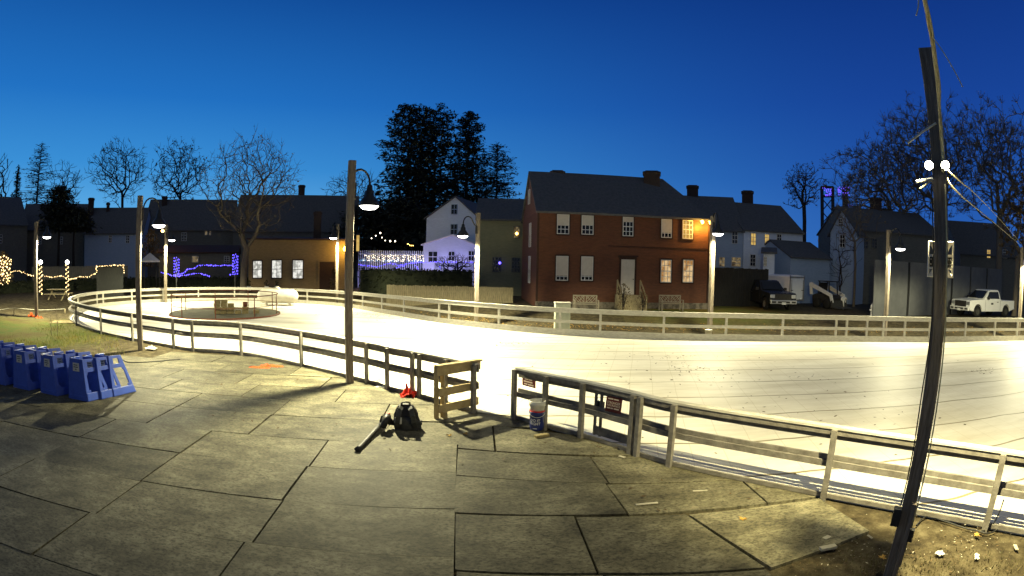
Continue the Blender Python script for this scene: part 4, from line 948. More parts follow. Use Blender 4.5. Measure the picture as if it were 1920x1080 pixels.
# cables
def cable(name, label, pts, r, mt, sub=5, cat='cable', seed=None, wob=0):
    P = catmull([tuple(p) for p in pts], sub)
    if seed is not None:
        random.seed(seed); P = [p+Vector((random.uniform(-wob,wob), random.uniform(-wob,wob), random.uniform(-wob,wob))) for p in P]
    m = MB(); m.tube(P, r, 6); return tag(m.build(name, M[mt]), label, cat)
root = thing('cable_bundle', 'bundle of yellowish cables climbing the dark pole and leaving the top of the picture', 'cables', Vector((pb.x, pb.y, 2)))
base_pts = [(1768,322,5.8),(1767,275,5.78),(1763,215,5.6),(1759,160,5.3),(1751,95,4.9),(1742,40,4.5),(1735,0,4.2),(1728,-40,3.9)]
for k in range(5):
    random.seed(20+k); P = [pt(x+random.uniform(-3,3)*(1.0 if i > 1 else .6), y, dd+random.uniform(-.04,.04)) for i, (x, y, dd) in enumerate(base_pts)]
    m = MB(); m.tube(catmull([tuple(p) for p in P], 5), .011 if k else .016, 6); child(m.build('strand', M['cable_y']), root)
for nm, label, pts, r, mt in (
    ('loose_wire', 'thin pale wire end sticking out right from the cable bundle', [(1743,62,4.7),(1765,92,4.65),(1788,130,4.6),(1805,163,4.6)], .005, 'cable_w'),
    ('loose_wire', 'short wire end hanging at the very top of the picture', [(1722,-14,4.1),(1722,10,4.1),(1718,29,4.1)], .006, 'cable_w'),
    ('loose_wire', 'pale cable stub sticking out left above the floodlights', [(1755,231,5.7),(1730,247,5.68),(1702,268,5.66)], .012, 'cable_w'),
    ('loose_wire', 'white tube end poking left below the left floodlight', [(1748,336,5.75),(1733,338,5.72),(1717,341,5.7)], .018, 'cable_w'),
    ('loose_wire', 'short yellowish wire stub under the white tube end', [(1747,338,5.75),(1735,347,5.73),(1724,354,5.72)], .010, 'cable_y'),
    ('pole_cable', 'thin black cable running down the left side of the dark pole', [(1748,340,5.8),(1747,375,5.8),(1749,420,5.8),(1747,600,5.8),(1728,740,5.8),(1712,845,5.8),(1695,925,5.78),(1688,948,5.78)], .008, 'cable_k'),
    ('pole_cable', 'pale cable running down the right edge of the dark pole', [(1772,345,5.82),(1775,480,5.82),(1772,620,5.82),(1757,760,5.82),(1738,870,5.82),(1722,940,5.82),(1709,990,5.82)], .009, 'cable_y'),
    ('overhead_wire', 'upper slack wire running from the dark pole to the right edge lamp post', [(1775,318,5.9),(1800,340,8),(1850,385,16),(1918,460,40)], .010, 'cable_y'),
    ('overhead_wire', 'lower slack wire running from the dark pole to the right edge lamp post', [(1774,330,5.9),(1795,360,8),(1845,402,16),(1918,464,40)], .012, 'cable_y')):
    cable(nm, label, [pt(*p) for p in pts], r, mt, cat='wire')
zg = lambda px, py: gp(px, py, .02)
cable('ground_cable', 'black cable looping over the dirt between the dark pole and the near fence', [zg(1718,985), zg(1738,968), zg(1770,977), zg(1810,990), zg(1832,995), zg(1850,1000), zg(1865,996), zg(1885,985)], .011, 'cable_k')
cable('ground_cable', 'black cable draped from the near fence post down to the dirt', [pt(1882,937,7.6), pt(1872,965,7.7), zg(1857,990), zg(1840,996)], .009, 'cable_k')
cable('ground_cable', 'black hose with a square end lying beside the skating aids', [zg(226,672), zg(240,679), zg(270,679), zg(310,676), zg(338,674)], .016, 'cable_k')
q = zg(341, 676)

# ------------------------------------------------------------------ island with its red railing, block stack
ic = gp(419, 583.5); ic = Vector((-16.85, 28.1, 0)); R = 3.4
isl = thing('island_platform', 'round grey platform with a thin rusty railing inside the rink', 'platform', ic)
m = MB(); m.lathe(ic, [(.001,.10),(R-.06,.10),(R,.09),(R,.02)], 64, smooth=False); child(m.build('deck', mat('grey platform boards', (.10,.09,.055), (.06,.055,.035), .85, 2, .3)), isl)
m = MB(); m.lathe(ic, [(R+.005,.0),(R+.03,.02),(R+.03,.10),(R+.005,.12)], 64); child(m.build('edge_band', M['rust']), isl)
pts = [ic+Vector((math.cos(a)*(R-.12), math.sin(a)*(R-.12), 0)) for a in [2*math.pi*k/40 for k in range(41)]]
child(MB().tube([p+up_*1.22 for p in pts], .028, 6).build('top_rail', M['rust']), isl); child(MB().tube([p+up_*.62 for p in pts], .018, 6).build('middle_rail', M['rust']), isl)
for k in range(9):
    a = 2*math.pi*(k+.3)/9; q = ic+Vector((math.cos(a)*(R-.12), math.sin(a)*(R-.12), 0)); child(MB().tube([q, q+up_*1.22], .026, 6).build('post', M['rust']), isl)
d = Vector((ic.x, ic.y, 0)).normalized(); ux = Vector((d.y, -d.x, 0)); rzb = math.atan2(ux.y, ux.x); CB = 'concrete blocks stacked on the island platform'
def cblock(label, off, fwd, z, dims=(.4,.2,.2)):
    q = ic+ux*off+d*fwd; m = MB(); w, dp, h = dims
    m.box((0,0,h/2), (w-.006, .035, h-.006)) if False else None
    for y in (-dp/2+.02, dp/2-.02): m.box((0, y, h/2), (w-.008, .04, h-.008))
    for x in (-w/2+.024, 0, w/2-.024): m.box((x, 0, h/2), (.04, dp-.081, h-.01))
    o = m.build('concrete_block', M['block']); o.location = (q.x, q.y, .10+z); o.rotation_euler.z = rzb+random.uniform(-.05,.05); return tag(o, label, 'concrete block', CB)
names = ['bottom course', 'second course', 'third course', 'top course']
random.seed(9)
for lv in range(4):
    for k in range(3):
        if lv == 3 and k > 1: continue
        cblock(f'tan concrete block, {names[lv]} of the big stack on the platform, {["left","middle","right"][k]} one', -.45+.41*k+(.03 if lv % 2 else 0), -.6, .2*lv)
for k, (o_, z_, nm) in enumerate(((1.0,0,'lone grey concrete block right of the big stack'),(1.45,0,'lower block of the small two block pile'),(1.45,.2,'upper block of the small two block pile'),(2.1,0,'low block at the right of the platform'))): cblock('tan '+nm, o_-.2, -.7, z_, (.38,.2,.2))
q = ic+ux*1.25-d*.7; tag(MB().lathe((q.x, q.y, .5), [(.001,.0),(.13,0),(.15,.28),(.14,.28),(.12,.02)], 16).build('pail', M['rust']), 'small reddish pail standing on the small block pile', 'pail')

# propane tank
a = pt(482, 556, 38.6); c_ = pt(560, 557, 38.2); ax = (c_-a).normalized(); pr = thing('propane_tank', 'long white horizontal propane tank behind the far left fence', 'tank', (a+c_)/2)
mid_ = (a+c_)/2; L_ = (c_-a).length; Zv = Vector((0,0,1)); Yv = Zv.cross(ax).normalized(); zc = pt(520, 555, 38.4).z; cen = Vector((mid_.x, mid_.y, zc)); r = .48
prof = [(.01,-L_/2),(.2,-L_/2+.05),(.36,-L_/2+.16),(r,-L_/2+.36),(r,L_/2-.36),(.36,L_/2-.16),(.2,L_/2-.05),(.01,L_/2)]
child(MB().lathe(cen, prof, 28, ax=(Yv, Zv, ax)).build('body', M['tank']), pr); child(MB().lathe(cen+Zv*(r-.03), [(.17,0),(.17,.12),(.1,.19),(.01,.2)], 16).build('valve_dome', M['tank']), pr)
for s_ in (-1, 1): child(MB().box(cen+ax*s_*L_*.28-Zv*(r+.1), (.12,.7,.4), ax=(ax, Yv, Zv)).build('leg', M['tank']), pr)

# utility box, buckets beyond, small plants
q = pt(1054, 590, 26.0); z = terr(q.x, q.y); ub = thing('utility_box', 'pale green electrical box standing behind the far fence below the red house', 'utility box', (q.x, q.y, z))
zt = pt(1053, 568, 26).z; child(MB().box((q.x, q.y, (z+zt)/2), (.74,.5,zt-z), rz=.05).build('cabinet', mat('pale green enamel', (.5,.52,.4), (.42,.44,.33), .5, 4), None, .02), ub); child(MB().box((q.x, q.y, zt+.015), (.80,.56,.05), rz=.05).build('lid', M['tank'], None, .01), ub)
q = pt(1328, 628, 25.2); q.z = 0; wb2 = thing('bucket', 'small white bucket on the ground behind the far fence', 'bucket', (q.x, q.y, terr(q.x, q.y)))
MB().lathe((0,0,0), [(.001,.02),(.13,.0),(.165,.36),(.175,.36),(.175,.39),(.16,.39),(.13,.04),(.001,.03)], 20).build('body', M['whiteplastic'], wb2)
# hydrant
q = pt(1635, 590, 36.5); q.z = terr(q.x, q.y); hy = thing('fire_hydrant', 'white topped fire hydrant before the grey barrier', 'hydrant', q)
MB().lathe((0,0,0), [(.16,0),(.16,.06),(.11,.08),(.11,.55),(.15,.57),(.15,.61)], 16).build('barrel', M['white'], hy); MB().lathe((0,0,.61), [(.14,0),(.13,.1),(.08,.18),(.035,.2),(.035,.26),(.001,.27)], 16).build('bonnet', M['white'], hy)
MB().lathe((0,0,.42), [(.001,-.2),(.06,-.2),(.06,.2),(.001,.2)], 10, ax=((0,0,1),(0,1,0),(1,0,0))).build('nozzle', M['white'], hy)

# ------------------------------------------------------------------ vehicles (local: x forward, y left, z up)
def vehicle(name, label, cat, loc, rz, paint, pick=True, wheel_r=.42, zl=2.0):
    root = thing(name, label, cat, loc, rz); pm = M[paint]; W2 = 1.0
    hood = 1.22; belt = 1.28; top = zl-.03
    def arch(cx, r=.52): return [(cx+r*math.cos(a), max(.42, wheel_r+r*math.sin(a))) for a in [math.pi*k/8 for k in range(9)]]
    low = [(2.75,.55),(2.85,.62),(2.85,1.12),(2.7,1.2),(1.3,hood+.06),(1.0,belt)]
    back = [(-1.1,belt),(-1.1,1.22),(-2.95,1.22),(-2.95,.6)] if pick else [(-2.6,belt),(-2.75,1.2),(-2.8,.6)]
    prof = low+back+arch(-1.85)[::-1]+arch(1.85)[::-1]
    prof = [(2.8,.5),(2.87,.62),(2.87,1.10),(2.72,1.19),(1.25,hood+.07),(1.0,belt)]+back+[(-2.4,.46)]+[p for p in arch(-1.85)[::-1]]+[p for p in arch(1.85)[::-1]]
    m = MB(); m.prism(prof, (0,-W2,0), (1,0,0), (0,0,1), (0,2*W2,0)); m.build('body', pm, root, .04)
    xb = -1.05 if pick else -2.65
    cab = [(1.1,belt-.02),(.25,top-.05),(.0,top),(xb+.15,top),(xb+.02,top-.12),(xb-.05,belt-.02)]
    m = MB()
    # tapered cab
    n = len(cab); a = [Vector((x, -.95+.22*max(0,(z-belt))/(top-belt), z)) for x, z in cab]; b2 = [Vector((x, .95-.22*max(0,(z-belt))/(top-belt), z)) for x, z in cab]
    m.add(a+b2, [tuple(range(n-1,-1,-1)), tuple(range(n,2*n))]+[(i,(i+1) % n,n+(i+1) % n,n+i) for i in range(n)])
    m.build('cab', pm, root, .03)
    m = MB(); m.quad((1.06,-.80,belt+.06),(1.06,.80,belt+.06),(.34,.68,top-.10),(.34,-.68,top-.10)); m.v = [(x+.03,y,z+.02) for x,y,z in m.v]; m.build('windscreen', M['glass'], root)
    ends = [(.75,xb+.12)] if pick else [(.75,-.35),(-.45,-1.45),(-1.55,-2.45)]
    for sy in (-1, 1):
        for x0, x1 in ends:
            m = MB(); yb, yt = sy*(.95+.012), sy*(.95-.22*.8+.014)
            xt0 = min(x0, .28) if x0 > .5 else x0
            m.quad((x0,yb-sy*.02,belt+.05),(x1,yb-sy*.02,belt+.05),(x1+.05,yt,belt+(top-belt)*.8),(xt0,yt,belt+(top-belt)*.8)); m.build('side_window', M['glass'], root)
        m = MB(); m.box((.72, sy*1.1, belt+.1), (.1,.22,.2)); m.build('mirror', M['blackp'], root, .02)
        m = MB(); m.box((2.84, sy*.80, .97), (.1,.34,.24)); m.build('headlight', M['chrome'], root, .02)
        for xs0 in (.95, -.98): MB().box((xs0, sy*1.003, .85), (.015,.008,.75)).build('door_seam', M['blackp'], root)
        m = MB(); m.box((-.6, sy*1.02, 1.1), (.2,.03,.04)); m.build('door_handle', M['blackp'], root)
        for cx in (1.85, -1.85):
            w = MB().lathe((cx, sy*.86, wheel_r), [(.22,-.12),(wheel_r-.03,-.13),(wheel_r,-.09),(wheel_r,.09),(wheel_r-.03,.13),(.22,.12)], 24, ax=((1,0,0),(0,0,1),(0,1,0))).build('wheel', M['rubber'], root)
            MB().lathe((cx, sy*.86, wheel_r), [(.001,sy*.06),(.07,sy*.1),(.1,sy*.05),(.2,sy*.09),(.24,sy*.125),(.24,sy*-.1)], 16, ax=((1,0,0),(0,0,1),(0,1,0))).build('rim', M['chrome'] if paint == 'cardark' else M['greyp'], root).parent = w
    m = MB(); m.box((2.87,0,.93), (.06,1.2,.42)); 
    m.build('grille', M['blackp'], root, .02)
    m = MB(); m.box((2.95,0,.60), (.16,1.98,.26)); m.build('bumper', M['chrome'] if paint == 'cardark' else pm, root, .03)
    m = MB(); m.box((3.035,0,.60), (.012,.9,.12)); m.box((3.035,.75,.6),(.012,.3,.12)); m.box((3.035,-.75,.6),(.012,.3,.12)); m.build('bumper_intake', M['blackp'], root)
    m = MB(); m.box((3.04,0,.52), (.012,.32,.16)); m.build('licence_plate', M['white'], root)
    if pick:
        m = MB(); m.box((-2.0,0,1.15), (1.8,1.7,.02)); m.box((-1.12,0,1.24),(.03,1.9,.05)); m.build('bed_cover', M['blackp'], root)
        m = MB(); m.box((-3.02,0,.62), (.14,1.9,.16)); m.build('rear_bumper', M['chrome'], root, .02)
    return root
q = pt(1843, 590, 44.6); q.z = terr(q.x, q.y); az = math.atan2(q.x, q.y)   # view azimuth
view = Vector((math.sin(az), math.cos(az))); right = Vector((view.y, -view.x)); fw = -right*.64-view*.77; v = vehicle('pickup_truck', 'white pickup truck with a single cab parked before the grey barrier', 'pickup truck', q, math.atan2(fw.y, fw.x), 'carwhite')
m = MB(); m.box((.1, -1.006, .98), (.3,.008,.13)); 
m2 = MB(); m2.box((.1, 1.006, .98), (.3,.008,.13)); m2.build('door_emblem', M['greyp'], v)
q = pt(1452, 578, 38.3); q.z = terr(q.x, q.y); az = math.atan2(q.x, q.y); view = Vector((math.sin(az), math.cos(az))); right = Vector((view.y, -view.x)); fw = right*.40-view*.92
vehicle('dark_pickup', 'dark pickup truck facing the rink beside the white trailer', 'pickup truck', q+Vector((0,1.2,0)), math.atan2(fw.y, fw.x), 'cardark', pick=False)
# trailer
q = pt(1503, 575, 42.0); q.z = terr(q.x, q.y); az = math.atan2(q.x, q.y); view = Vector((math.sin(az), math.cos(az))); right = Vector((view.y, -view.x)); fw = -right*.74+view*.67
tr = thing('cargo_trailer', 'white box trailer with its rear door toward the rink', 'trailer', q, math.atan2(fw.y, fw.x)); w2 = .85; L_ = 4.6
zt = 2.35
m = MB(); pf = [(-w2,.42),(w2,.42),(w2,zt-.12),(w2-.1,zt-.03),(0,zt+.04),(-w2+.1,zt-.03),(-w2,zt-.12)]; m.prism(pf, (.6,0,0), (0,1,0), (0,0,1), (L_,0,0)); m.build('box_body', M['aluminium'], tr, .02)
m = MB(); 
for y in (-w2+.04, w2-.04): m.box((.585,y,1.38), (.04,.09,1.95))
m.box((.585,0,2.2), (.04,1.6,.12)); m.box((.585,0,.47), (.04,1.6,.1)); m.build('door_frame', M['chrome'], tr)
m = MB(); m.box((.57,0,1.3), (.03,1.46,1.55)); rd = m.build('rear_door', M['aluminium'], tr)
for y in (-.62,.62): MB().box((.54,y,1.22), (.03,.24,.04)).bar((.545,y*1.08,.55), (.545,y*1.08,2.0), .025, .025).build('latch_bar', M['iron'], tr).parent = rd
m = MB(); m.box((.55,.6,.62), (.02,.12,.12)); m.build('tail_light', M['red'], tr)
for sy in (-1, 1): MB().lathe((2.6, sy*.95, .34), [(.001,-.1),(.33,-.1),(.33,.1),(.001,.1)], 20, ax=((1,0,0),(0,0,1),(0,1,0))).build('wheel', M['rubber'], tr)
for sy in (-1,1): MB().box((2.6, sy*.98, .74), (1.0,.26,.05)).build('fender', M['aluminium'], tr); m = MB(); m.bar((L_+.5,-.5,.45),(L_+1.7,0,.45),.08,.08); m.bar((L_+.5,.5,.45),(L_+1.7,0,.45),.08,.08); m.build('tow_bar', M['iron'], tr)
# skid steer loader
q = pt(1552, 578, 42.5); q.z = terr(q.x, q.y); az = math.atan2(q.x, q.y); view = Vector((math.sin(az), math.cos(az))); right = Vector((view.y, -view.x)); fw = right*.72-view*.69
sk = thing('skid_loader', 'small skid loader with white lift arms beside the trailer', 'loader', q, math.atan2(fw.y, fw.x))
m = MB(); m.prism([(-1.3,.35),(1.0,.35),(1.05,.8),(.6,1.0),(-.9,1.05),(-1.35,.9)], (0,-.5,0), (1,0,0), (0,0,1), (0,1.0,0)); m.build('chassis', M['blackp'], sk, .03)
m = MB()
for x in (-.7,.55):
    for y in (-.48,.48): m.bar((x,y,.95), (x+(.12 if x < 0 else -.1),y*.95,2.0), .07, .07)
m.box((-.05,0,2.0), (1.35,1.05,.07)); m.box((-.6,0,1.4),(.04,.9,1.0)); m.build('cab', M['iron'], sk)
for sy in (-1, 1):
    m = MB(); y = sy*.72
    m.prism([(-1.35,.95),(-1.05,1.0),(-1.2,1.75),(-1.45,1.85)], (0,y-.05,0), (1,0,0), (0,0,1), (0,.1,0)); m.prism([(-1.5,1.62),(-1.3,1.9),(1.05,1.1),(1.25,.5),(1.05,.42),(.85,.92)], (0,y-.06,0), (1,0,0), (0,0,1), (0,.12,0)); m.build('lift_arm', M['white'], sk, .01)
    for x in (-.6,.55): MB().lathe((x, sy*.68, .36), [(.001,-.14),(.2,-.14),(.36,-.12),(.36,.12),(.2,.14),(.001,.14)], 18, ax=((1,0,0),(0,0,1),(0,1,0))).build('wheel', M['rubber'], sk)
m = MB(); m.prism([(1.1,.1),(1.9,.08),(1.85,.14),(1.3,.18),(1.2,.65),(1.1,.62)], (0,-.85,0), (1,0,0), (0,0,1), (0,1.7,0)); m.build('bucket', M['greyp'], sk)
for sy in (-1,1): MB().box((1.0, sy*.35, 1.15), (.08,.16,.12)).build('work_light', M['chrome'], sk)
q = pt(1581, 575, 42); q.z = terr(q.x, q.y); vs = thing('valve_post', 'small white standpipe right of the skid loader', 'standpipe', q); MB().tube([X(0,0,0), X(0,0,.55), X(.05,0,.75), X(.2,0,.85), X(.3,0,.7)], .07, 10).build('pipe', M['white'], vs); MB().lathe((-.05,0,.75), [(.001,0),(.2,0),(.2,.05),(.001,.05)], 16, ax=((1,0,0),(0,0,1),(0,1,0))).build('hand_wheel', M['white'], vs)
# ------------------------------------------------------------------ trees
def bare_tree(name, label, bx, d, box, seed, mt='barkdark', n=330, leaves=0, lm='dryleaf', lsz=.16, tr=.22, zb=.5, minr=.02, group=None, fk=.12, lob=.22, twig=3, upb=.25):
    R = random.Random(seed); x0, y0, x1, y1 = box; base = pt(bx, 520, d); base.z = zb-.2
    v = Vector((base.x, base.y, 0)).normalized(); rt = Vector((v.y, -v.x, 0)); U = Vector((0, 0, 1))
    xm = (x0+x1)/2; L0 = (pt(x0, (y0+y1)/2, d)-base).dot(rt); R0 = (pt(x1, (y0+y1)/2, d)-base).dot(rt); zt = Z(xm, y0, d)-base.z; zl = Z(xm, y1, d)-base.z
    cx, a, cz, c_ = (L0+R0)/2, (R0-L0)/2, (zt+zl)/2, (zt-zl)/2
    fork = Vector((cx*.35, 0, zl+fk*(zt-zl)))
    nodes = [Vector((0, 0, 0))]; par = [-1]; plen = [0.0]
    nt_ = 6
    for k in range(1, nt_+1):
        t = k/nt_; nodes.append(Vector((fork.x*t*t+R.gauss(0,.03)*t, R.gauss(0,.04), fork.z*t))); par.append(k-1); plen.append(0.0)
    ph = [R.uniform(0, 6.28) for _ in range(6)]
    T = []
    while len(T) < n:
        q = Vector((R.uniform(-1,1), R.uniform(-1,1), R.uniform(-1,1))); l = q.length
        if l > 1 or l < .12: continue
        az, el = math.atan2(q.y, q.x), math.asin(q.z/l); k = 1+lob*(math.sin(3*az+ph[0])*math.cos(2*el+ph[1])+.6*math.sin(5*az+ph[2]+4*el))-lob*.6
        k *= (.62+.38*l)/l**.35 if l > .3 else 1
        T.append(Vector((cx+q.x*a*k, q.y*a*.75*k, cz+q.z*c_*min(k, 1.02))))
    T.sort(key=lambda p: (p-fork).length)
    chains = []
    step = max(.35, a*.11)
    for p in T:
        best = 1e9; bi = nt_
        for i in range(nt_-1, len(nodes)):
            q = nodes[i]; dx = p.x-q.x; dy = p.y-q.y; dz = p.z-q.z; dl = dx*dx+dy*dy+dz*dz
            if dl > best*best: continue
            dl = math.sqrt(dl)
            pr = nodes[par[i]]; fx, fy, fz = q.x-pr.x, q.y-pr.y, q.z-pr.z; fl = math.sqrt(fx*fx+fy*fy+fz*fz)+1e-6
            cs = (dx*fx+dy*fy+dz*fz)/(dl*fl+1e-6); cost = dl*(1.0 if cs > .5 else 1.25 if cs > .1 else 2.2)+.16*plen[i]
            if cost < best: best = cost; bi = i
        q0 = nodes[bi]; m_ = max(1, int((p-q0).length/step)); ch = [bi]; last = bi
        bow = Vector((R.gauss(0,.06), R.gauss(0,.06), -R.uniform(0, upb*.8)))*(p-q0).length*.5
        for k in range(1, m_+1):
            t = k/m_; w = q0+(p-q0)*t+bow*(4*t*(1-t))*.5+Vector((R.gauss(0,.025), R.gauss(0,.025), R.gauss(0,.02)))*step
            nodes.append(w); par.append(last); plen.append(plen[last]+step); last = len(nodes)-1; ch.append(last)
        chains.append(ch)
    N_ = len(nodes); acc = [0.0]*N_; kids = [0]*N_
    for i in range(N_): 
        if par[i] >= 0: kids[par[i]] += 1
    E_ = 2.25
    for i in range(N_-1, 0, -1):
        if acc[i] == 0: acc[i] = minr**E_
        acc[par[i]] += acc[i]
    rad_ = [x**(1/E_) for x in acc]; kk = tr/max(rad_[0], 1e-6); kk = min(kk, 2.5)
    rr = [max(minr, r*(1+(kk-1)*min(1, (r/rad_[0])**.7))) for r in rad_]
    tf = lambda q: base+rt*q.x+v*q.y+U*q.z
    mt_, mf = MB(), MB()
    mt_.tube([tf(nodes[k]) for k in range(nt_+1)], [rr[k]*(1.35 if k == 0 else 1) for k in range(nt_+1)], 9, cap=False)
    ends = []
    for ch in chains:
        P = [tf(nodes[k]) for k in ch]; r_ = [rr[k] for k in ch]; r_[0] = min(rr[ch[0]], rr[ch[1]]*1.25)
        big = r_[0] > rr[0]*.30
        (mt_ if big else mf).tube(P, r_, 6 if big else 4, cap=False)
        if kids[ch[-1]] == 0: ends.append((P[-1], (P[-1]-P[-2]).normalized()))
        for k in ch[1:-1]:
            if rr[k] < minr*3.2 and R.random() < .55: ends.append((tf(nodes[k]), None))
    tips = []
    for p, dr in ends:
        for k in range(twig if dr is not None else 1):
            o = Vector((R.gauss(0,1), R.gauss(0,1), R.gauss(.25,1))).normalized(); o = (dr*1.1+o*.8).normalized() if dr is not None else o
            L_ = a*R.uniform(.06,.2); e = p+o*L_; mf.tube([p, p+o*L_*.55+Vector((R.gauss(0,.03),R.gauss(0,.03),R.gauss(0,.03)))*L_, e+U*L_*.12], [minr*.85, minr*.7, minr*.45], 3, cap=False); tips.append(e); tips.append((p+e)/2)
    root = thing(name, label, 'tree', base, group=group)
    child(mt_.build('trunk', M[mt]), root); child(mf.build('branches', M[mt]), root)
    if leaves:
        m = MB()
        for _ in range(leaves):
            q = R.choice(tips)+Vector((R.gauss(0,.07), R.gauss(0,.07), R.gauss(0,.07))); s = lsz*R.uniform(.6,1.4)
            u = Vector((R.gauss(0,1), R.gauss(0,1), R.gauss(0,1))).normalized(); w = u.orthogonal().normalized(); m.quad(q-u*s*.5, q+w*s*.32, q+u*s*.5, q-w*s*.32)
        child(m.build('leaves', M[lm]), root)
    return root
def evergreen(name, label, d, box, seed, dens=1.0, tips=((.5, 1.0),), mt='ever', zb=.5, cone=.75, skirt=.12, sz=.8, sparse=0, group=None):
    R = random.Random(seed); x0, y0, x1, y1 = box; xm = (x0+x1)/2; base = pt(xm, 520, d); base.z = zb-.2
    v = Vector((base.x, base.y, 0)).normalized(); rt = Vector((v.y, -v.x, 0)); wd = (pt(x1, y1, d)-pt(x0, y1, d)).length; zt = Z(xm, y0, d)-base.z; zbot = max(.3, Z(xm, y1, d)-base.z)
    root = thing(name, label, 'tree', base, group=group); mtb, m, tw = MB(), MB(), MB()
    for tx, th in tips:
        b0 = base+rt*(tx-.5)*wd; top = zt*th; rw = wd/2*(1.0 if len(tips) > 1 else 1.45); tt = .012*zt+.1
        mtb.tube([b0, b0+Vector((R.uniform(-.2,.2),0,top*.5)), b0+Vector((0,0,top*.99))], [tt, tt*.6, .02], 6)
        n = int(420*dens)
        for i in range(n):
            f = (i+R.random())/n; z = zbot+(top-zbot)*f
            prof = (1-f)**cone*(1-skirt*max(0, .3-f)*3)*(1+.28*math.sin(f*23+seed)*math.sin(f*7+tx*9)); L_ = rw*prof*(1-.55*R.random()**2.2)+.12
            a = R.uniform(0, 6.28); o = rt*math.cos(a)+v*math.sin(a); dz = R.uniform(-.05, .35)*(.3+f)
            p0 = b0+Vector((0,0,z)); p1 = p0+o*L_+Vector((0,0,L_*dz-.12*L_*(1-f)))
            tw.tube([p0, (p0+p1)/2+Vector((0,0,.1)), p1], [.04,.03,.012], 3, cap=False)
            k = int((4+L_*3.2)*(1-sparse))
            for j in range(k):
                t = 1.04*R.random()**.42; q = p0+(p1-p0)*t+Vector((R.gauss(0,.16), R.gauss(0,.16), R.gauss(0,.14))); s = sz*R.uniform(.5, 1.25)*(1-.3*f)
                u = (o*R.uniform(.2,1)+Vector((R.gauss(0,.5), R.gauss(0,.5), R.gauss(0,.35)))).normalized(); w = u.cross(Vector((R.gauss(0,.4), R.gauss(0,.4), 1))).normalized()
                m.quad(q-u*s*.5, q+w*s*.24, q+u*s*.6, q-w*s*.24)
    child(mtb.build('trunk', M['barkdark']), root); child(tw.build('branches', M['barkdark']), root); child(m.build('crown', M[mt]), root); return root
def shrub(name, label, c_, w, h, n, mt, seed, sz=.14, cat='shrub', dd=None):
    R = random.Random(seed); root = thing(name, label, cat, c_); m, s_ = MB(), MB()
    for k in range(9):
        a = R.uniform(0, 6.28); e = Vector((math.cos(a)*w*.4*R.random(), math.sin(a)*w*.4*R.random(), h*R.uniform(.6,.95))); s_.tube([Vector((0,0,-.1)), e*.5+Vector((0,0,h*.1)), e], [.03,.02,.008], 4, cap=False)
    for k in range(n):
        a, b = R.uniform(0, 6.28), R.random()**.45; z = R.random(); rr = w/2*b*math.sin(math.pi*min(1, .18+z*.82))**.6*(1+.25*math.sin(a*3+seed)+.15*math.sin(a*7+z*9))
        q = Vector((math.cos(a)*rr, math.sin(a)*rr, z*h)); u = Vector((R.gauss(0,1), R.gauss(0,1), R.gauss(0,1))).normalized(); t = u.orthogonal().normalized(); s = sz*R.uniform(.5,1.3); m.quad(q-u*s*.5, q+t*s*.3, q+u*s*.5, q-t*s*.3)
    s_.build('stems', M['barkdark'], root); m.build('leaves', M[mt], root); return root
bare_tree('tall_tree', 'wispy upright leafless tree at the far left edge', 8, 92, (-24,284,26,385), 3, n=160, minr=.03, fk=.05, lob=.1)
evergreen('spire_conifer', 'thin spire shaped conifer just right of the far left edge', 92, (19,312,34,400), 5, dens=.5, cone=.9, sz=.5)
evergreen('larch_tree', 'sparse half bare conifer with a dense leaning tip, far left', 85, (30,268,102,395), 8, dens=.55, cone=.62, sparse=.72, sz=.5)
bare_tree('bare_tree', 'small rounded leafless tree between the sparse conifer and the dark bushy evergreens', 117, 92, (84,298,164,392), 12, n=230, minr=.028)
evergreen('bushy_evergreen', 'rounded dark evergreen at the left, its taller dome on the left side', 68, (78,352,162,430), 15, dens=1.3, tips=((.36,1.0),(.72,.78)), cone=.42, sz=.5)
bare_tree('bare_tree', 'leafless tree with a flat dense top, left of two over the dark roofs', 231, 88, (162,258,282,386), 21, n=560, twig=4, leaves=220, lm='dryleaf', minr=.027, lsz=.26, lob=.16)
bare_tree('bare_tree', 'leafless tree with dark clinging leaf clumps, right of two over the dark roofs', 338, 88, (272,262,398,388), 36, n=560, twig=4, leaves=620, minr=.027, lsz=.28, lob=.16)
bare_tree('large_bare_tree', 'large spreading leafless tree with lit lower limbs beside the brown cabin', 456, 47, (376,246,570,452), 44, mt='bark_mid', n=900, twig=4, leaves=260, tr=.30, minr=.015, lsz=.16, fk=-.06, lob=.14)
bare_tree('bare_tree', 'rounded twiggy bush tree behind the tallest near lamp post', 665, 86, (606,316,724,420), 52, n=420, minr=.028, lob=.08)
EG = 'tall evergreens behind the white house'
evergreen('tall_evergreen', 'tallest dark evergreen with a ragged double top, left of the evergreens', 74, (706,200,838,482), 61, dens=2.0, tips=((.40,1.0),(.78,.975)), cone=.24, skirt=.1, sz=.78, sparse=.12, group=EG)
evergreen('tall_evergreen', 'pointed dark evergreen right of the double topped one', 78, (826,210,920,470), 66, dens=2.2, cone=.52, sz=.75, sparse=.22, group=EG)
evergreen('tall_evergreen', 'lower rounded thin crowned tree beside the red house roof', 80, (884,272,970,440), 69, dens=1.2, cone=.40, sz=.55, sparse=.45, group=EG)
evergreen('low_evergreen', 'low dark evergreen mass behind the violet picket fence', 66, (640,376,800,480), 71, dens=1.6, tips=((.3,.9),(.7,1.0)), cone=.35, sz=.6)
bare_tree('small_tree', 'small round crowned tree standing alone over the pale blue roof', 1507, 60, (1462,302,1548,396), 82, n=340, leaves=700, minr=.022, lsz=.2)
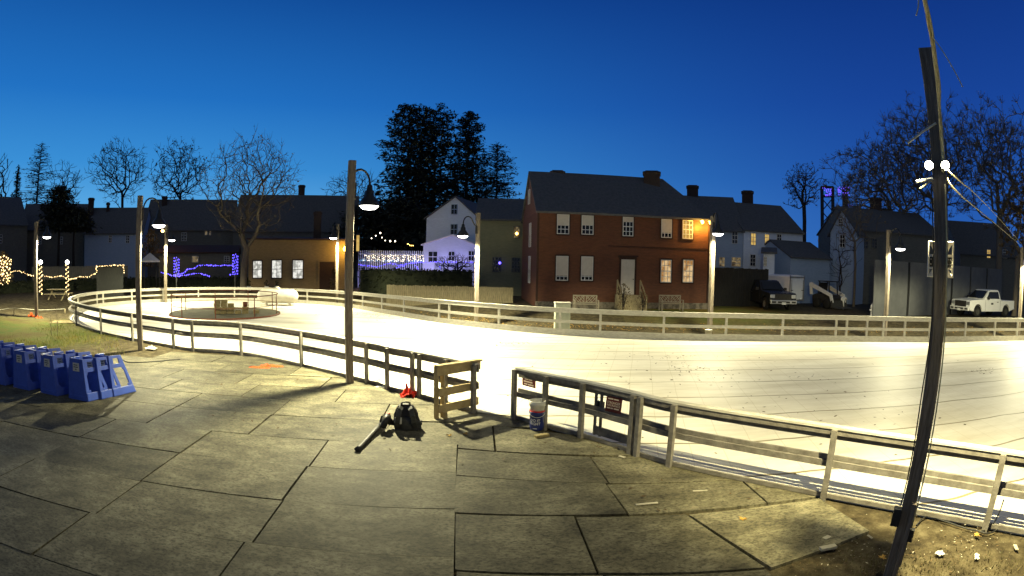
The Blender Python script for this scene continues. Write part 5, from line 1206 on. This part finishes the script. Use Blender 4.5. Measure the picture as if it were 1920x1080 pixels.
bare_tree('big_tree', 'broad leaf holding tree leaning left above the narrow pale gable', 1716, 60, (1552,252,1750,440), 91, mt='bark', n=850, twig=10, leaves=4500, tr=.34, minr=.024, lsz=.15)
bare_tree('big_tree', 'tallest tree behind the dark utility pole, holding brown leaves', 1768, 62, (1632,176,1842,430), 97, mt='bark', n=950, twig=10, leaves=6000, tr=.42, minr=.024, lsz=.16)
bare_tree('big_tree', 'wide brown leaved tree at the right edge above the lamp post', 1872, 58, (1776,184,1965,440), 104, mt='bark', n=900, twig=10, leaves=6000, tr=.36, minr=.024, lm='dryleaf', lsz=.16)
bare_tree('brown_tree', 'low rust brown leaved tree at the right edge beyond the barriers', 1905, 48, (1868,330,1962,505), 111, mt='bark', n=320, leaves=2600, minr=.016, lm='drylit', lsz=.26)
bare_tree('slender_tree', 'slender bare tree standing in front of the narrow pale gable', 1603, 46, (1550,335,1655,470), 118, mt='bark', n=300, leaves=260, tr=.11, minr=.013, lsz=.18)
bare_tree('slender_tree', 'low forked bare tree beside the skid loader', 1575, 45, (1545,430,1612,540), 123, mt='barkdark', n=120, tr=.08, minr=.012, fk=0)
bare_tree('apple_tree', 'low wide bare apple tree silhouetted against the violet porch', 858, 46.5, (806,476,902,508), 131, n=150, tr=.15, minr=.016, fk=-.3)
# hedges
def hedge(label, A, B, z1, dep, seed, zb=.3):
    R = random.Random(seed); Fc = Fac(A, B); root = thing('hedge', label, 'hedge', Fc.P(Fc.W/2, zb)); m = MB(); Fc.box(m, .1, zb-.3, Fc.W-.1, z1-.12, -dep+.1, -.1); child(m.build('core', M['hedge']), root); m = MB()
    for _ in range(int(Fc.W*150)):
        top = R.random() < .35; s = R.uniform(.12,.28); q = Fc.P(R.uniform(0, Fc.W), z1-.1+R.gauss(0,.07) if top else R.uniform(zb, z1), R.uniform(-dep, 0) if top else R.gauss(-.08,.06)); u = Vector((R.gauss(0,1), R.gauss(0,1), R.gauss(0,1))).normalized(); w = u.orthogonal().normalized(); m.quad(q-u*s*.5, q+w*s*.3, q+u*s*.5, q-w*s*.3)
    child(m.build('leaves', M['hedge']), root)
hedge('long dark clipped hedge above the board fence, below the violet porch', pt(672, 520, 43), pt(888, 520, 42), Z(780, 505, 42.5), 1.2, 1)
hedge('dark hedge along the back of the grounds behind the far left lamp posts', pt(-40, 520, 50), pt(300, 520, 54), Z(150, 523, 52), 1.2, 2)
hedge('dark hedge in front of the pinkish outbuilding and the blue lights', pt(300, 520, 55), pt(470, 520, 53), Z(390, 520, 54), 1.0, 3)
shrub('shrub', 'leggy brown shrub left of the red house steps', pt(1168, 575, 31.4)+Vector((0,0,-.15)), 1.0, 1.5, 220, 'dryleaf', 4, .12)
shrub('shrub', 'low brown shrub right of the red house steps', pt(1205, 577, 32.0)+Vector((0,0,-.1)), .8, 1.1, 160, 'dryleaf', 5, .11)
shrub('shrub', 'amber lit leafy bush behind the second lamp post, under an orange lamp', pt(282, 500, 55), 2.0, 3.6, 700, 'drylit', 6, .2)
# ------------------------------------------------------------------ string lights
def lights(name, label, strands, bulb, step=.16, r=.035, cat='string lights', wire=True, jit=.02):
    p0 = pt(*strands[0][0]); root = thing(name, label, cat, p0); mw, mb = MB(), MB(); R = random.Random(len(label))
    for S in strands:
        P = catmull([tuple(pt(*p)) for p in S], 8); mw.tube(P, .008, 4); acc = 0
        for a, b in zip(P, P[1:]):
            L_ = (b-a).length; t = acc
            while t < L_: q = a+(b-a)*t/L_+Vector((R.gauss(0,jit), R.gauss(0,jit), R.gauss(0,jit))); mb.octa(q, r*R.uniform(.6,1.3)); t += step
            acc = t-L_
    child(mw.build('wire', M['cable_k']), root); o = child(mb.build('bulbs', M[bulb]), root); o['kind'] = 'stuff'; return root
D = 45
lights('string_lights', 'warm light garland swagged between the posts at the left, ending round the low hut', [[(20,509,D),(36,508,D),(52,515,D),(67,517,D)],[(78,516,D),(100,520,D),(115,517,D),(124,523,D)],[(128,524,D),(142,522,D),(150,518,D),(160,520,D),(176,514,D),(181,511,D),(180.5,500,D),(182,499.5,D),(205,498,D),(231,497.5,D),(231.5,499,D),(232,511,D)]], 'warmstring', .14, .045)
def wrapped(label, px, y0, y1, bulb, head=True, r=.12):
    b = pt(px, y1, D); t = pt(px, y0, D); zb0 = b.z if not head else terr(b.x, b.y); b.z = terr(b.x, b.y); root = thing('wrapped_post', label, 'light post', b); child(MB().tube([b, t], .06, 8).build('post', M['darkboards']), root); mb = MB(); n = 46
    for k in range(n):
        f = k/n; a = f*6.28*7; mb.octa(Vector((b.x+r*math.cos(a), b.y+r*math.sin(a), zb0+.15+(t.z-zb0-.15)*f)), .04)
    o = child(mb.build('bulbs', M[bulb]), root); o['kind'] = 'stuff'
    if head: child(MB().ball(t+Vector((0,0,.1)), .16).build('lamp_globe', M['bulb']), root); point('post_light', t+Vector((0,-.35,.1)), 4, (1,.9,.7), .1)
    return root
wrapped('light wrapped post with a bright globe just right of the far left lamp post', 76, 494, 528, 'warmstring')
wrapped('light wrapped post with a bright globe midway along the warm garland', 126, 494, 529, 'warmstring')
wrapped('blue light wrapped post left of the blue garlands', 331, 482, 522, 'bluestring', False, .22)
wrapped('blue light wrapped post right of the blue garlands', 441, 476, 517, 'bluestring', False, .22)
lights('blue_string_lights', 'blue light garlands strung between the two blue wrapped posts', [[(303,511,D),(314,513,D),(326,517,D),(345,511,D),(352,504,D),(362,504,D),(372,498,D),(388,497,D),(405,498,D),(438,497,D)],[(326,518,D),(345,517,D),(360,514,D),(376,513,D),(392,518,D)],[(432,515,D),(445,514,D)]], 'bluestring', .15, .05)
lights('icicle_lights', 'white icicle light curtain along the violet picket fence', [[(684+i*3.2,478+((i*7)%5)*.6,50.5),(684+i*3.2+((i*5)%3-1)*1.2,484,50.5),(684+i*3.2+((i*3)%4-1.5),489+((i*11)%4)*.7,50.5)] for i in range(35)], 'whitestring', .17, .034)
lights('blue_string_lights', 'blue light line running from the picket fence across the violet porch', [[(673,496,48),(690,498,48),(708,500,48),(730,494,48),(750,497,48),(772,493,48),(795,492,46.3),(830,491,46.3),(860,492,46.3),(889,492,46.3)],[(741,504,48),(748,500,48),(754,499,48),(762,496,48)],[(779,498,47),(783,503,47),(779,507,47)],[(825,500,46.3),(827,506,46.3)]], 'bluestring', .16, .042)
lights('amber_lights', 'amber light cluster on a low bush before the dark hedge', [[(728,513,46),(734,509,46),(741,513,46)],[(730,514,46),(737,512,46),(743,514,46)]], 'amber', .14, .05)
lights('tree_lights', 'few white bulbs scattered in the dark behind the picket fence', [[(697,447,58),(714,437,58),(717,448,58),(729,452,58),(750,452,58)]], 'whitestring', .55, .09)
lights('amber_lights', 'amber light cluster in the dark left of the white house', [[(764,458,57),(770,460,57),(777,461,57)]], 'amber', .22, .06)
q = pt(671, 456, 51); lp = thing('lantern_post', 'tall glowing yellow lantern right of the nearest lamp post', 'lantern', q); child(MB().box(q, (.22,.22,1.5)).build('lamp_glass', M['winyellow']), lp); child(MB().box(q-Vector((0,0,1.7)), (.14,.14,1.9)).build('post', M['darkboards']), lp); child(MB().lathe(q+Vector((0,0,.75)), [(.2,0),(.02,.25)], 4).build('cap', M['iron']), lp)
q = pt(305, 433, 57); ol2 = thing('porch_lamp', 'small orange lamp above the amber lit bush', 'lamp', q); child(MB().ball(q, .17).build('globe', M['amber']), ol2); child(MB().bar(q+Vector((0,0,.2)), q+Vector((.0,1.2,.3)), .05, .05).build('bracket', M['iron']), ol2); point('orange_light', q+Vector((-.9,-1.2,-.3)), 130, (1,.6,.08), .15)
shrub('lit_bush', 'bush wound with warm lights at the left edge', pt(6, 528, D)+Vector((0,0,-.1)), 1.9, 2.3, 500, 'dryleaf', 9, .15)
lights('bush_lights', 'warm bulbs wound over the bush at the left edge', [[(-10+((i*13)%9)*.5,482+i*4.5,D-.7+.1*(i%3)),(4,480+i*4.5+((i*7)%4),D-1.0),(18+((i*5)%7)*.6,483+i*4.3,D-.6)] for i in range(11)], 'warmstring', .16, .05, jit=.1)
a, b = pt(181, 520, D+.3), pt(231, 520, D+.3); house('low_hut', 'low dark hut outlined by the warm garland', 'hut', a, b, 1.5, Z(206, 501, D+.3), Z(206, 500, D+1), M['darkboards'], M['darkboards'], kind='flat', zb=.4, over=.05)
# market canopy
q = pt(281, 492, 50); cp_ = thing('market_canopy', 'pale market canopy half hidden by the second lamp post', 'canopy', (q.x, q.y, .5)); t = Z(262, 474, 50)-.5; e_ = Z(262, 489, 50)-.5
MB().lathe((0,0,0), [(.03, t),(1.2, e_),(1.2,e_-.12)], 4, smooth=False).build('cloth', M['tank'], cp_)
for a in range(4): MB().tube([(0.8*math.cos(a*1.571), 0.8*math.sin(a*1.571), 0), (0.8*math.cos(a*1.571), 0.8*math.sin(a*1.571), e_+.1)], .03, 6).build('leg', M['iron'], cp_)
# far bridge tower
d = 170; bt = thing('bridge_tower', 'distant bridge tower with violet lights seen through the trees', 'bridge tower', pt(1552, 470, d))
for px in (1541, 1561): child(MB().bar(pt(px, 480, d), pt(px, 351, d), 1.1, 1.1).build('leg', M['iron']), bt)
for k in range(4): child(MB().bar(pt(1541, 372+k*24, d), pt(1561, 396+k*24, d), .3, .3).bar(pt(1561, 372+k*24, d), pt(1541, 396+k*24, d), .3, .3).build('cross_brace', M['iron']), bt)
for yy in (351, 368): child(MB().bar(pt(1539,yy,d), pt(1563,yy,d), 1.4, .6).build('cross_beam', M['iron']), bt)
m = MB(); R = random.Random(2)
for k in range(38): m.octa(pt(R.uniform(1542,1559), R.uniform(352,367), d-1), .17)
child(m.build('lights', M['violet']), bt)['kind'] = 'stuff'
m = MB(); bt2 = thing('bridge_tower', 'second distant bridge tower top, more brightly violet, half hidden by branches', 'bridge tower', pt(1584, 470, d+20))
child(MB().bar(pt(1584, 480, d+20), pt(1584, 350, d+20), 3, 2).build('leg', M['iron']), bt2)
for k in range(46): m.octa(pt(R.uniform(1571,1594), R.uniform(350,366) , d+15), .2)
for k in range(16): m.octa(pt(R.uniform(1590,1601), R.uniform(384,389), d+15), .14)
child(m.build('lights', M['violet']), bt2)['kind'] = 'stuff'

# ------------------------------------------------------------------ grass, weeds, litter
R = random.Random(77); m = MB()
def blade(q, h, w):
    a = R.uniform(0, 6.28); o = Vector((math.cos(a), math.sin(a), 0)); t = Vector((R.gauss(0,.35), R.gauss(0,.35), 1))*h; m.tri(q-o*w, q+o*w, q+t)
for k in range(16000):
    px, py = R.uniform(-30, 240), R.uniform(598, 668); q = gp(px, py, -.02)
    if py < 603+(px-120)*.25 or py > 650+(px-20)*.11 or (px > 130 and R.random() < (px-130)/120): continue
    if math.sin(q.x*1.3)+math.sin(q.y*1.7+q.x*.5)+R.gauss(0,.8) < -.4: continue
    blade(q, R.uniform(.04,.13), R.uniform(.006,.014))
tag(m.build('grass', mat('short autumn grass', (.10,.17,.024), (.25,.18,.05), .8, .7)), 'short green and straw coloured autumn grass beyond the skating aids', 'grass', kind='stuff')
def litter(name, label, spots, sz, mt, zf=0.02):
    global m
    m = MB()
    for px, py, sx, sy, n in spots:
        for _ in range(n):
            x, y = R.gauss(px, sx), R.gauss(py, sy)
            q = gp(x, y, 0)
            if zf is None: q = gt(x, y); q.z += .03
            else: q.z = zf+.008
            s = sz*R.uniform(.5,1.4); a = R.uniform(0, 6.28); u = Vector((math.cos(a), math.sin(a), R.uniform(-.3,.3)))*s; w = Vector((-math.sin(a), math.cos(a), R.uniform(-.3,.3)))*s*.45
            m.add([q-u, q+w, q+u, q-w], [(0,1,2,3)])
    return tag(m.build(name, M[mt]), label, 'leaves', kind='stuff')
litter('deck_leaf_litter', 'scattered dry leaves on the grey panels', [(410,700,45,8,40),(450,715,40,14,45),(560,740,80,30,30),(620,770,70,25,22),(780,830,120,30,16),(1080,850,80,20,14),(1250,930,150,40,16),(700,700,60,10,12),(480,790,90,20,10),(1150,840,30,8,14)], .04, 'leaf', .03)
litter('rink_leaf_litter', 'scattered dry leaves and grit on the white rink liner', [(970,646,22,2,34),(1245,668,60,3,40),(1290,690,25,7,40),(1330,705,40,8,36),(1100,690,150,30,46),(1500,720,140,40,56),(1560,800,110,30,30),(1840,697,20,3,50),(420,640,120,12,30),(1390,690,120,20,40)], .045, 'leaf', .035)
litter('bank_leaf_litter', 'brown fallen leaves banked behind the far fence', [(700,590,60,4,500),(860,600,60,4,400),(1100,612,110,4,500),(1400,616,120,3,400),(1760,620,110,3,500),(560,575,50,3,250)], .06, 'leafy', None)
for lab, px, py in (('single yellow oak leaf on the dirt right of the dark pole', 1832, 1004), ('pale curled leaf on a panel left of the dark pole', 1393, 973), ('rust coloured leaf at the base of the dark pole', 1654, 1046), ('dry leaf on the panel right of the leaf blower', 842, 816), ('curled leaf beside another, further right of the leaf blower', 873, 814)):
    q = gp(px, py, .025); a = R.uniform(0, 6.28); mm_ = MB(); pts = []
    for k in range(14): rr = (.055 if k % 2 else .026)*(1.3 if k in (3,) else 1); t = 6.283*k/14; pts.append(Vector((math.cos(t)*rr*1.3, math.sin(t)*rr, .012*math.cos(2*t)+.012)))
    mm_.add(pts+[Vector((0,0,.004))], [(k, (k+1) % 14, 14) for k in range(14)]); o = mm_.build('oak_leaf', M['leafy']); o.location = q; o.rotation_euler.z = a; o.modifiers.new('s','SOLIDIFY').thickness = .002; tag(o, lab, 'leaf')
for lab, px, py, hh, sd in (('thin bare weed stalk on the grass, left one', 96, 628, .9, 1), ('taller branching weed stalk on the grass near the fence end', 108, 630, 1.25, 2)):
    q = gp(px, py); RR = random.Random(sd); w_ = MB(); w_.tube([q, q+Vector((.03,0,hh*.5)), q+Vector((-.02,.05,hh))], [.012,.009,.004], 5)
    for k in range(7): p0 = q+Vector((.02,0,hh*(.25+.1*k))); a = RR.uniform(0, 6.28); w_.tube([p0, p0+Vector((math.cos(a)*.14, math.sin(a)*.14, .18))], [.006,.003], 4)
    tag(w_.build('weed_stalk', M['bark']), lab, 'weed')
litter('soil_litter', 'crumbs of soil, twigs and leaf scraps on the dirt round the dark pole', [(1780,1030,90,26,170),(1640,1050,60,18,110),(1560,1010,50,22,60),(1860,1000,50,14,70),(1500,1060,40,12,40),(1700,965,70,8,40)], .018, 'leaf', .0)
litter('soil_litter', 'pale wood crumbs and dry leaf bits on the dirt and slab edge at lower right', [(1740,1035,110,28,60),(1560,1030,60,20,40),(1860,1010,40,20,30)], .016, 'offcut', .0)
m = MB()
for k in range(650):
    px, py = R.gauss(1690, 80), R.gauss(1066, 16)
    if R.random() < .35: px, py = R.gauss(1850, 60), R.gauss(1060, 12)
    blade(gp(px, py, -.03), R.uniform(.03,.10), R.uniform(.003,.007))
tag(m.build('grass', mat('thin dry grass', (.06,.06,.022), (.10,.08,.035), .9, 2)), 'thin dry grass sprouting round the foot of the dark pole', 'grass', kind='stuff')
# rope on stakes at the left
rp = thing('rope_barrier', 'low rope strung on short stakes behind the grass at the left', 'rope barrier', pt(25, 590, 36))
tops = []
for px, py, y0 in ((-40,594,581),(26,592,578),(122,588,579)):
    q = gt(px, py); dd = math.hypot(q.x, q.y); t = pt(px, y0, dd); tops.append(t); child(MB().tube([q-Vector((0,0,.1)), t], .03, 6).build('stake', M['boards']), rp)
child(MB().tube(catmull([tuple(tops[0]), tuple((tops[0]+tops[1])/2-Vector((0,0,.05))), tuple(tops[1]), tuple((tops[1]+tops[2])/2-Vector((0,0,.08))), tuple(tops[2])], 6), .014, 5).build('rope', M['cable_w']), rp)
q = gt(110, 562); pc = thing('picnic_table', 'dark picnic table in the shadow beyond the left end of the rink', 'table', q, .4)
MB().box((0,0,.75), (1.8,.75,.05)).build('table_top', M['boards'], pc)
for s_ in (-1, 1):
    MB().box((0, s_*.72, .45), (1.8,.27,.05)).build('seat', M['boards'], pc); MB().bar((s_*.6,-.75,0), (s_*.6,.25,.75), .09, .05).bar((s_*.6,.75,0), (s_*.6,-.25,.75), .09, .05).bar((s_*.6,-.8,.42),(s_*.6,.8,.42),.09,.05).build('leg_frame', M['boards'], pc)
q = gt(120, 604); tag(MB().box(q+Vector((0,0,.0)), (1.6,1.2,.05), rz=.5).build('concrete_pad', M['block'], None, .02), 'pale flat slab lying in the grass near the left end of the fence', 'slab')
# plants by the cabin
for lab, px, sd in (('potted plant under the left lit window of the brown cabin', 467, 1), ('potted plant between the left and middle lit windows of the brown cabin', 500, 2), ('potted plant below the middle lit window of the brown cabin', 519, 3)):
    q = pt(px, 540, 48.6); q.z = terr(q.x, q.y); o = shrub('potted_plant', lab, q, .55, .9, 70, 'hedge', sd, .14, 'plant'); MB().lathe((0,0,0), [(.001,0),(.16,0),(.2,.34),(.17,.34),(.15,.1)], 14).build('pot', M['white'], o)
q = pt(625, 540, 48.4); q.z = terr(q.x, q.y); shrub('corn_stalks', 'dry stalk bundle standing beside the brown cabin door', q, .7, 1.9, 160, 'leaf', 14, .3, 'plant')

# ------------------------------------------------------------------ groups of like things
GROUPS = {'vinyl_cover': 'orange covers on the pavement', 'plastic_bag': 'pale bags and scraps on the ground', 'cloth_bundle': 'orange cloths by the far left lamp post', 'wood_offcut': 'wood scraps on the ground', 'oak_leaf': 'single fallen leaves',
    'bare_tree': 'leafless trees on the skyline', 'big_tree': 'big leaf holding trees at the right', 'slender_tree': 'slender trees at the right', 'house': 'old houses round the grounds', 'board_fence': 'board fences behind the rink', 'picket_fence': 'picket fences by the white house',
    'hedge': 'dark hedges behind the rink', 'shrub': 'shrubs behind the rink', 'wrapped_post': 'posts wrapped in string lights', 'blue_string_lights': 'blue string lights', 'amber_lights': 'amber light clusters', 'potted_plant': 'potted plants by the brown cabin', 'loose_wire': 'loose wire ends on the dark pole',
    'pole_cable': 'cables down the dark pole', 'overhead_wire': 'wires to the right edge lamp post', 'ground_cable': 'cables on the ground', 'weed_stalk': 'weed stalks on the grass', 'bridge_tower': 'distant bridge towers', 'bucket': 'plastic buckets'}
for o in list(COL.objects):
    b = o.name.split('.')[0]
    if o.parent is None and 'category' in o and 'group' not in o and b in GROUPS: o['group'] = GROUPS[b]
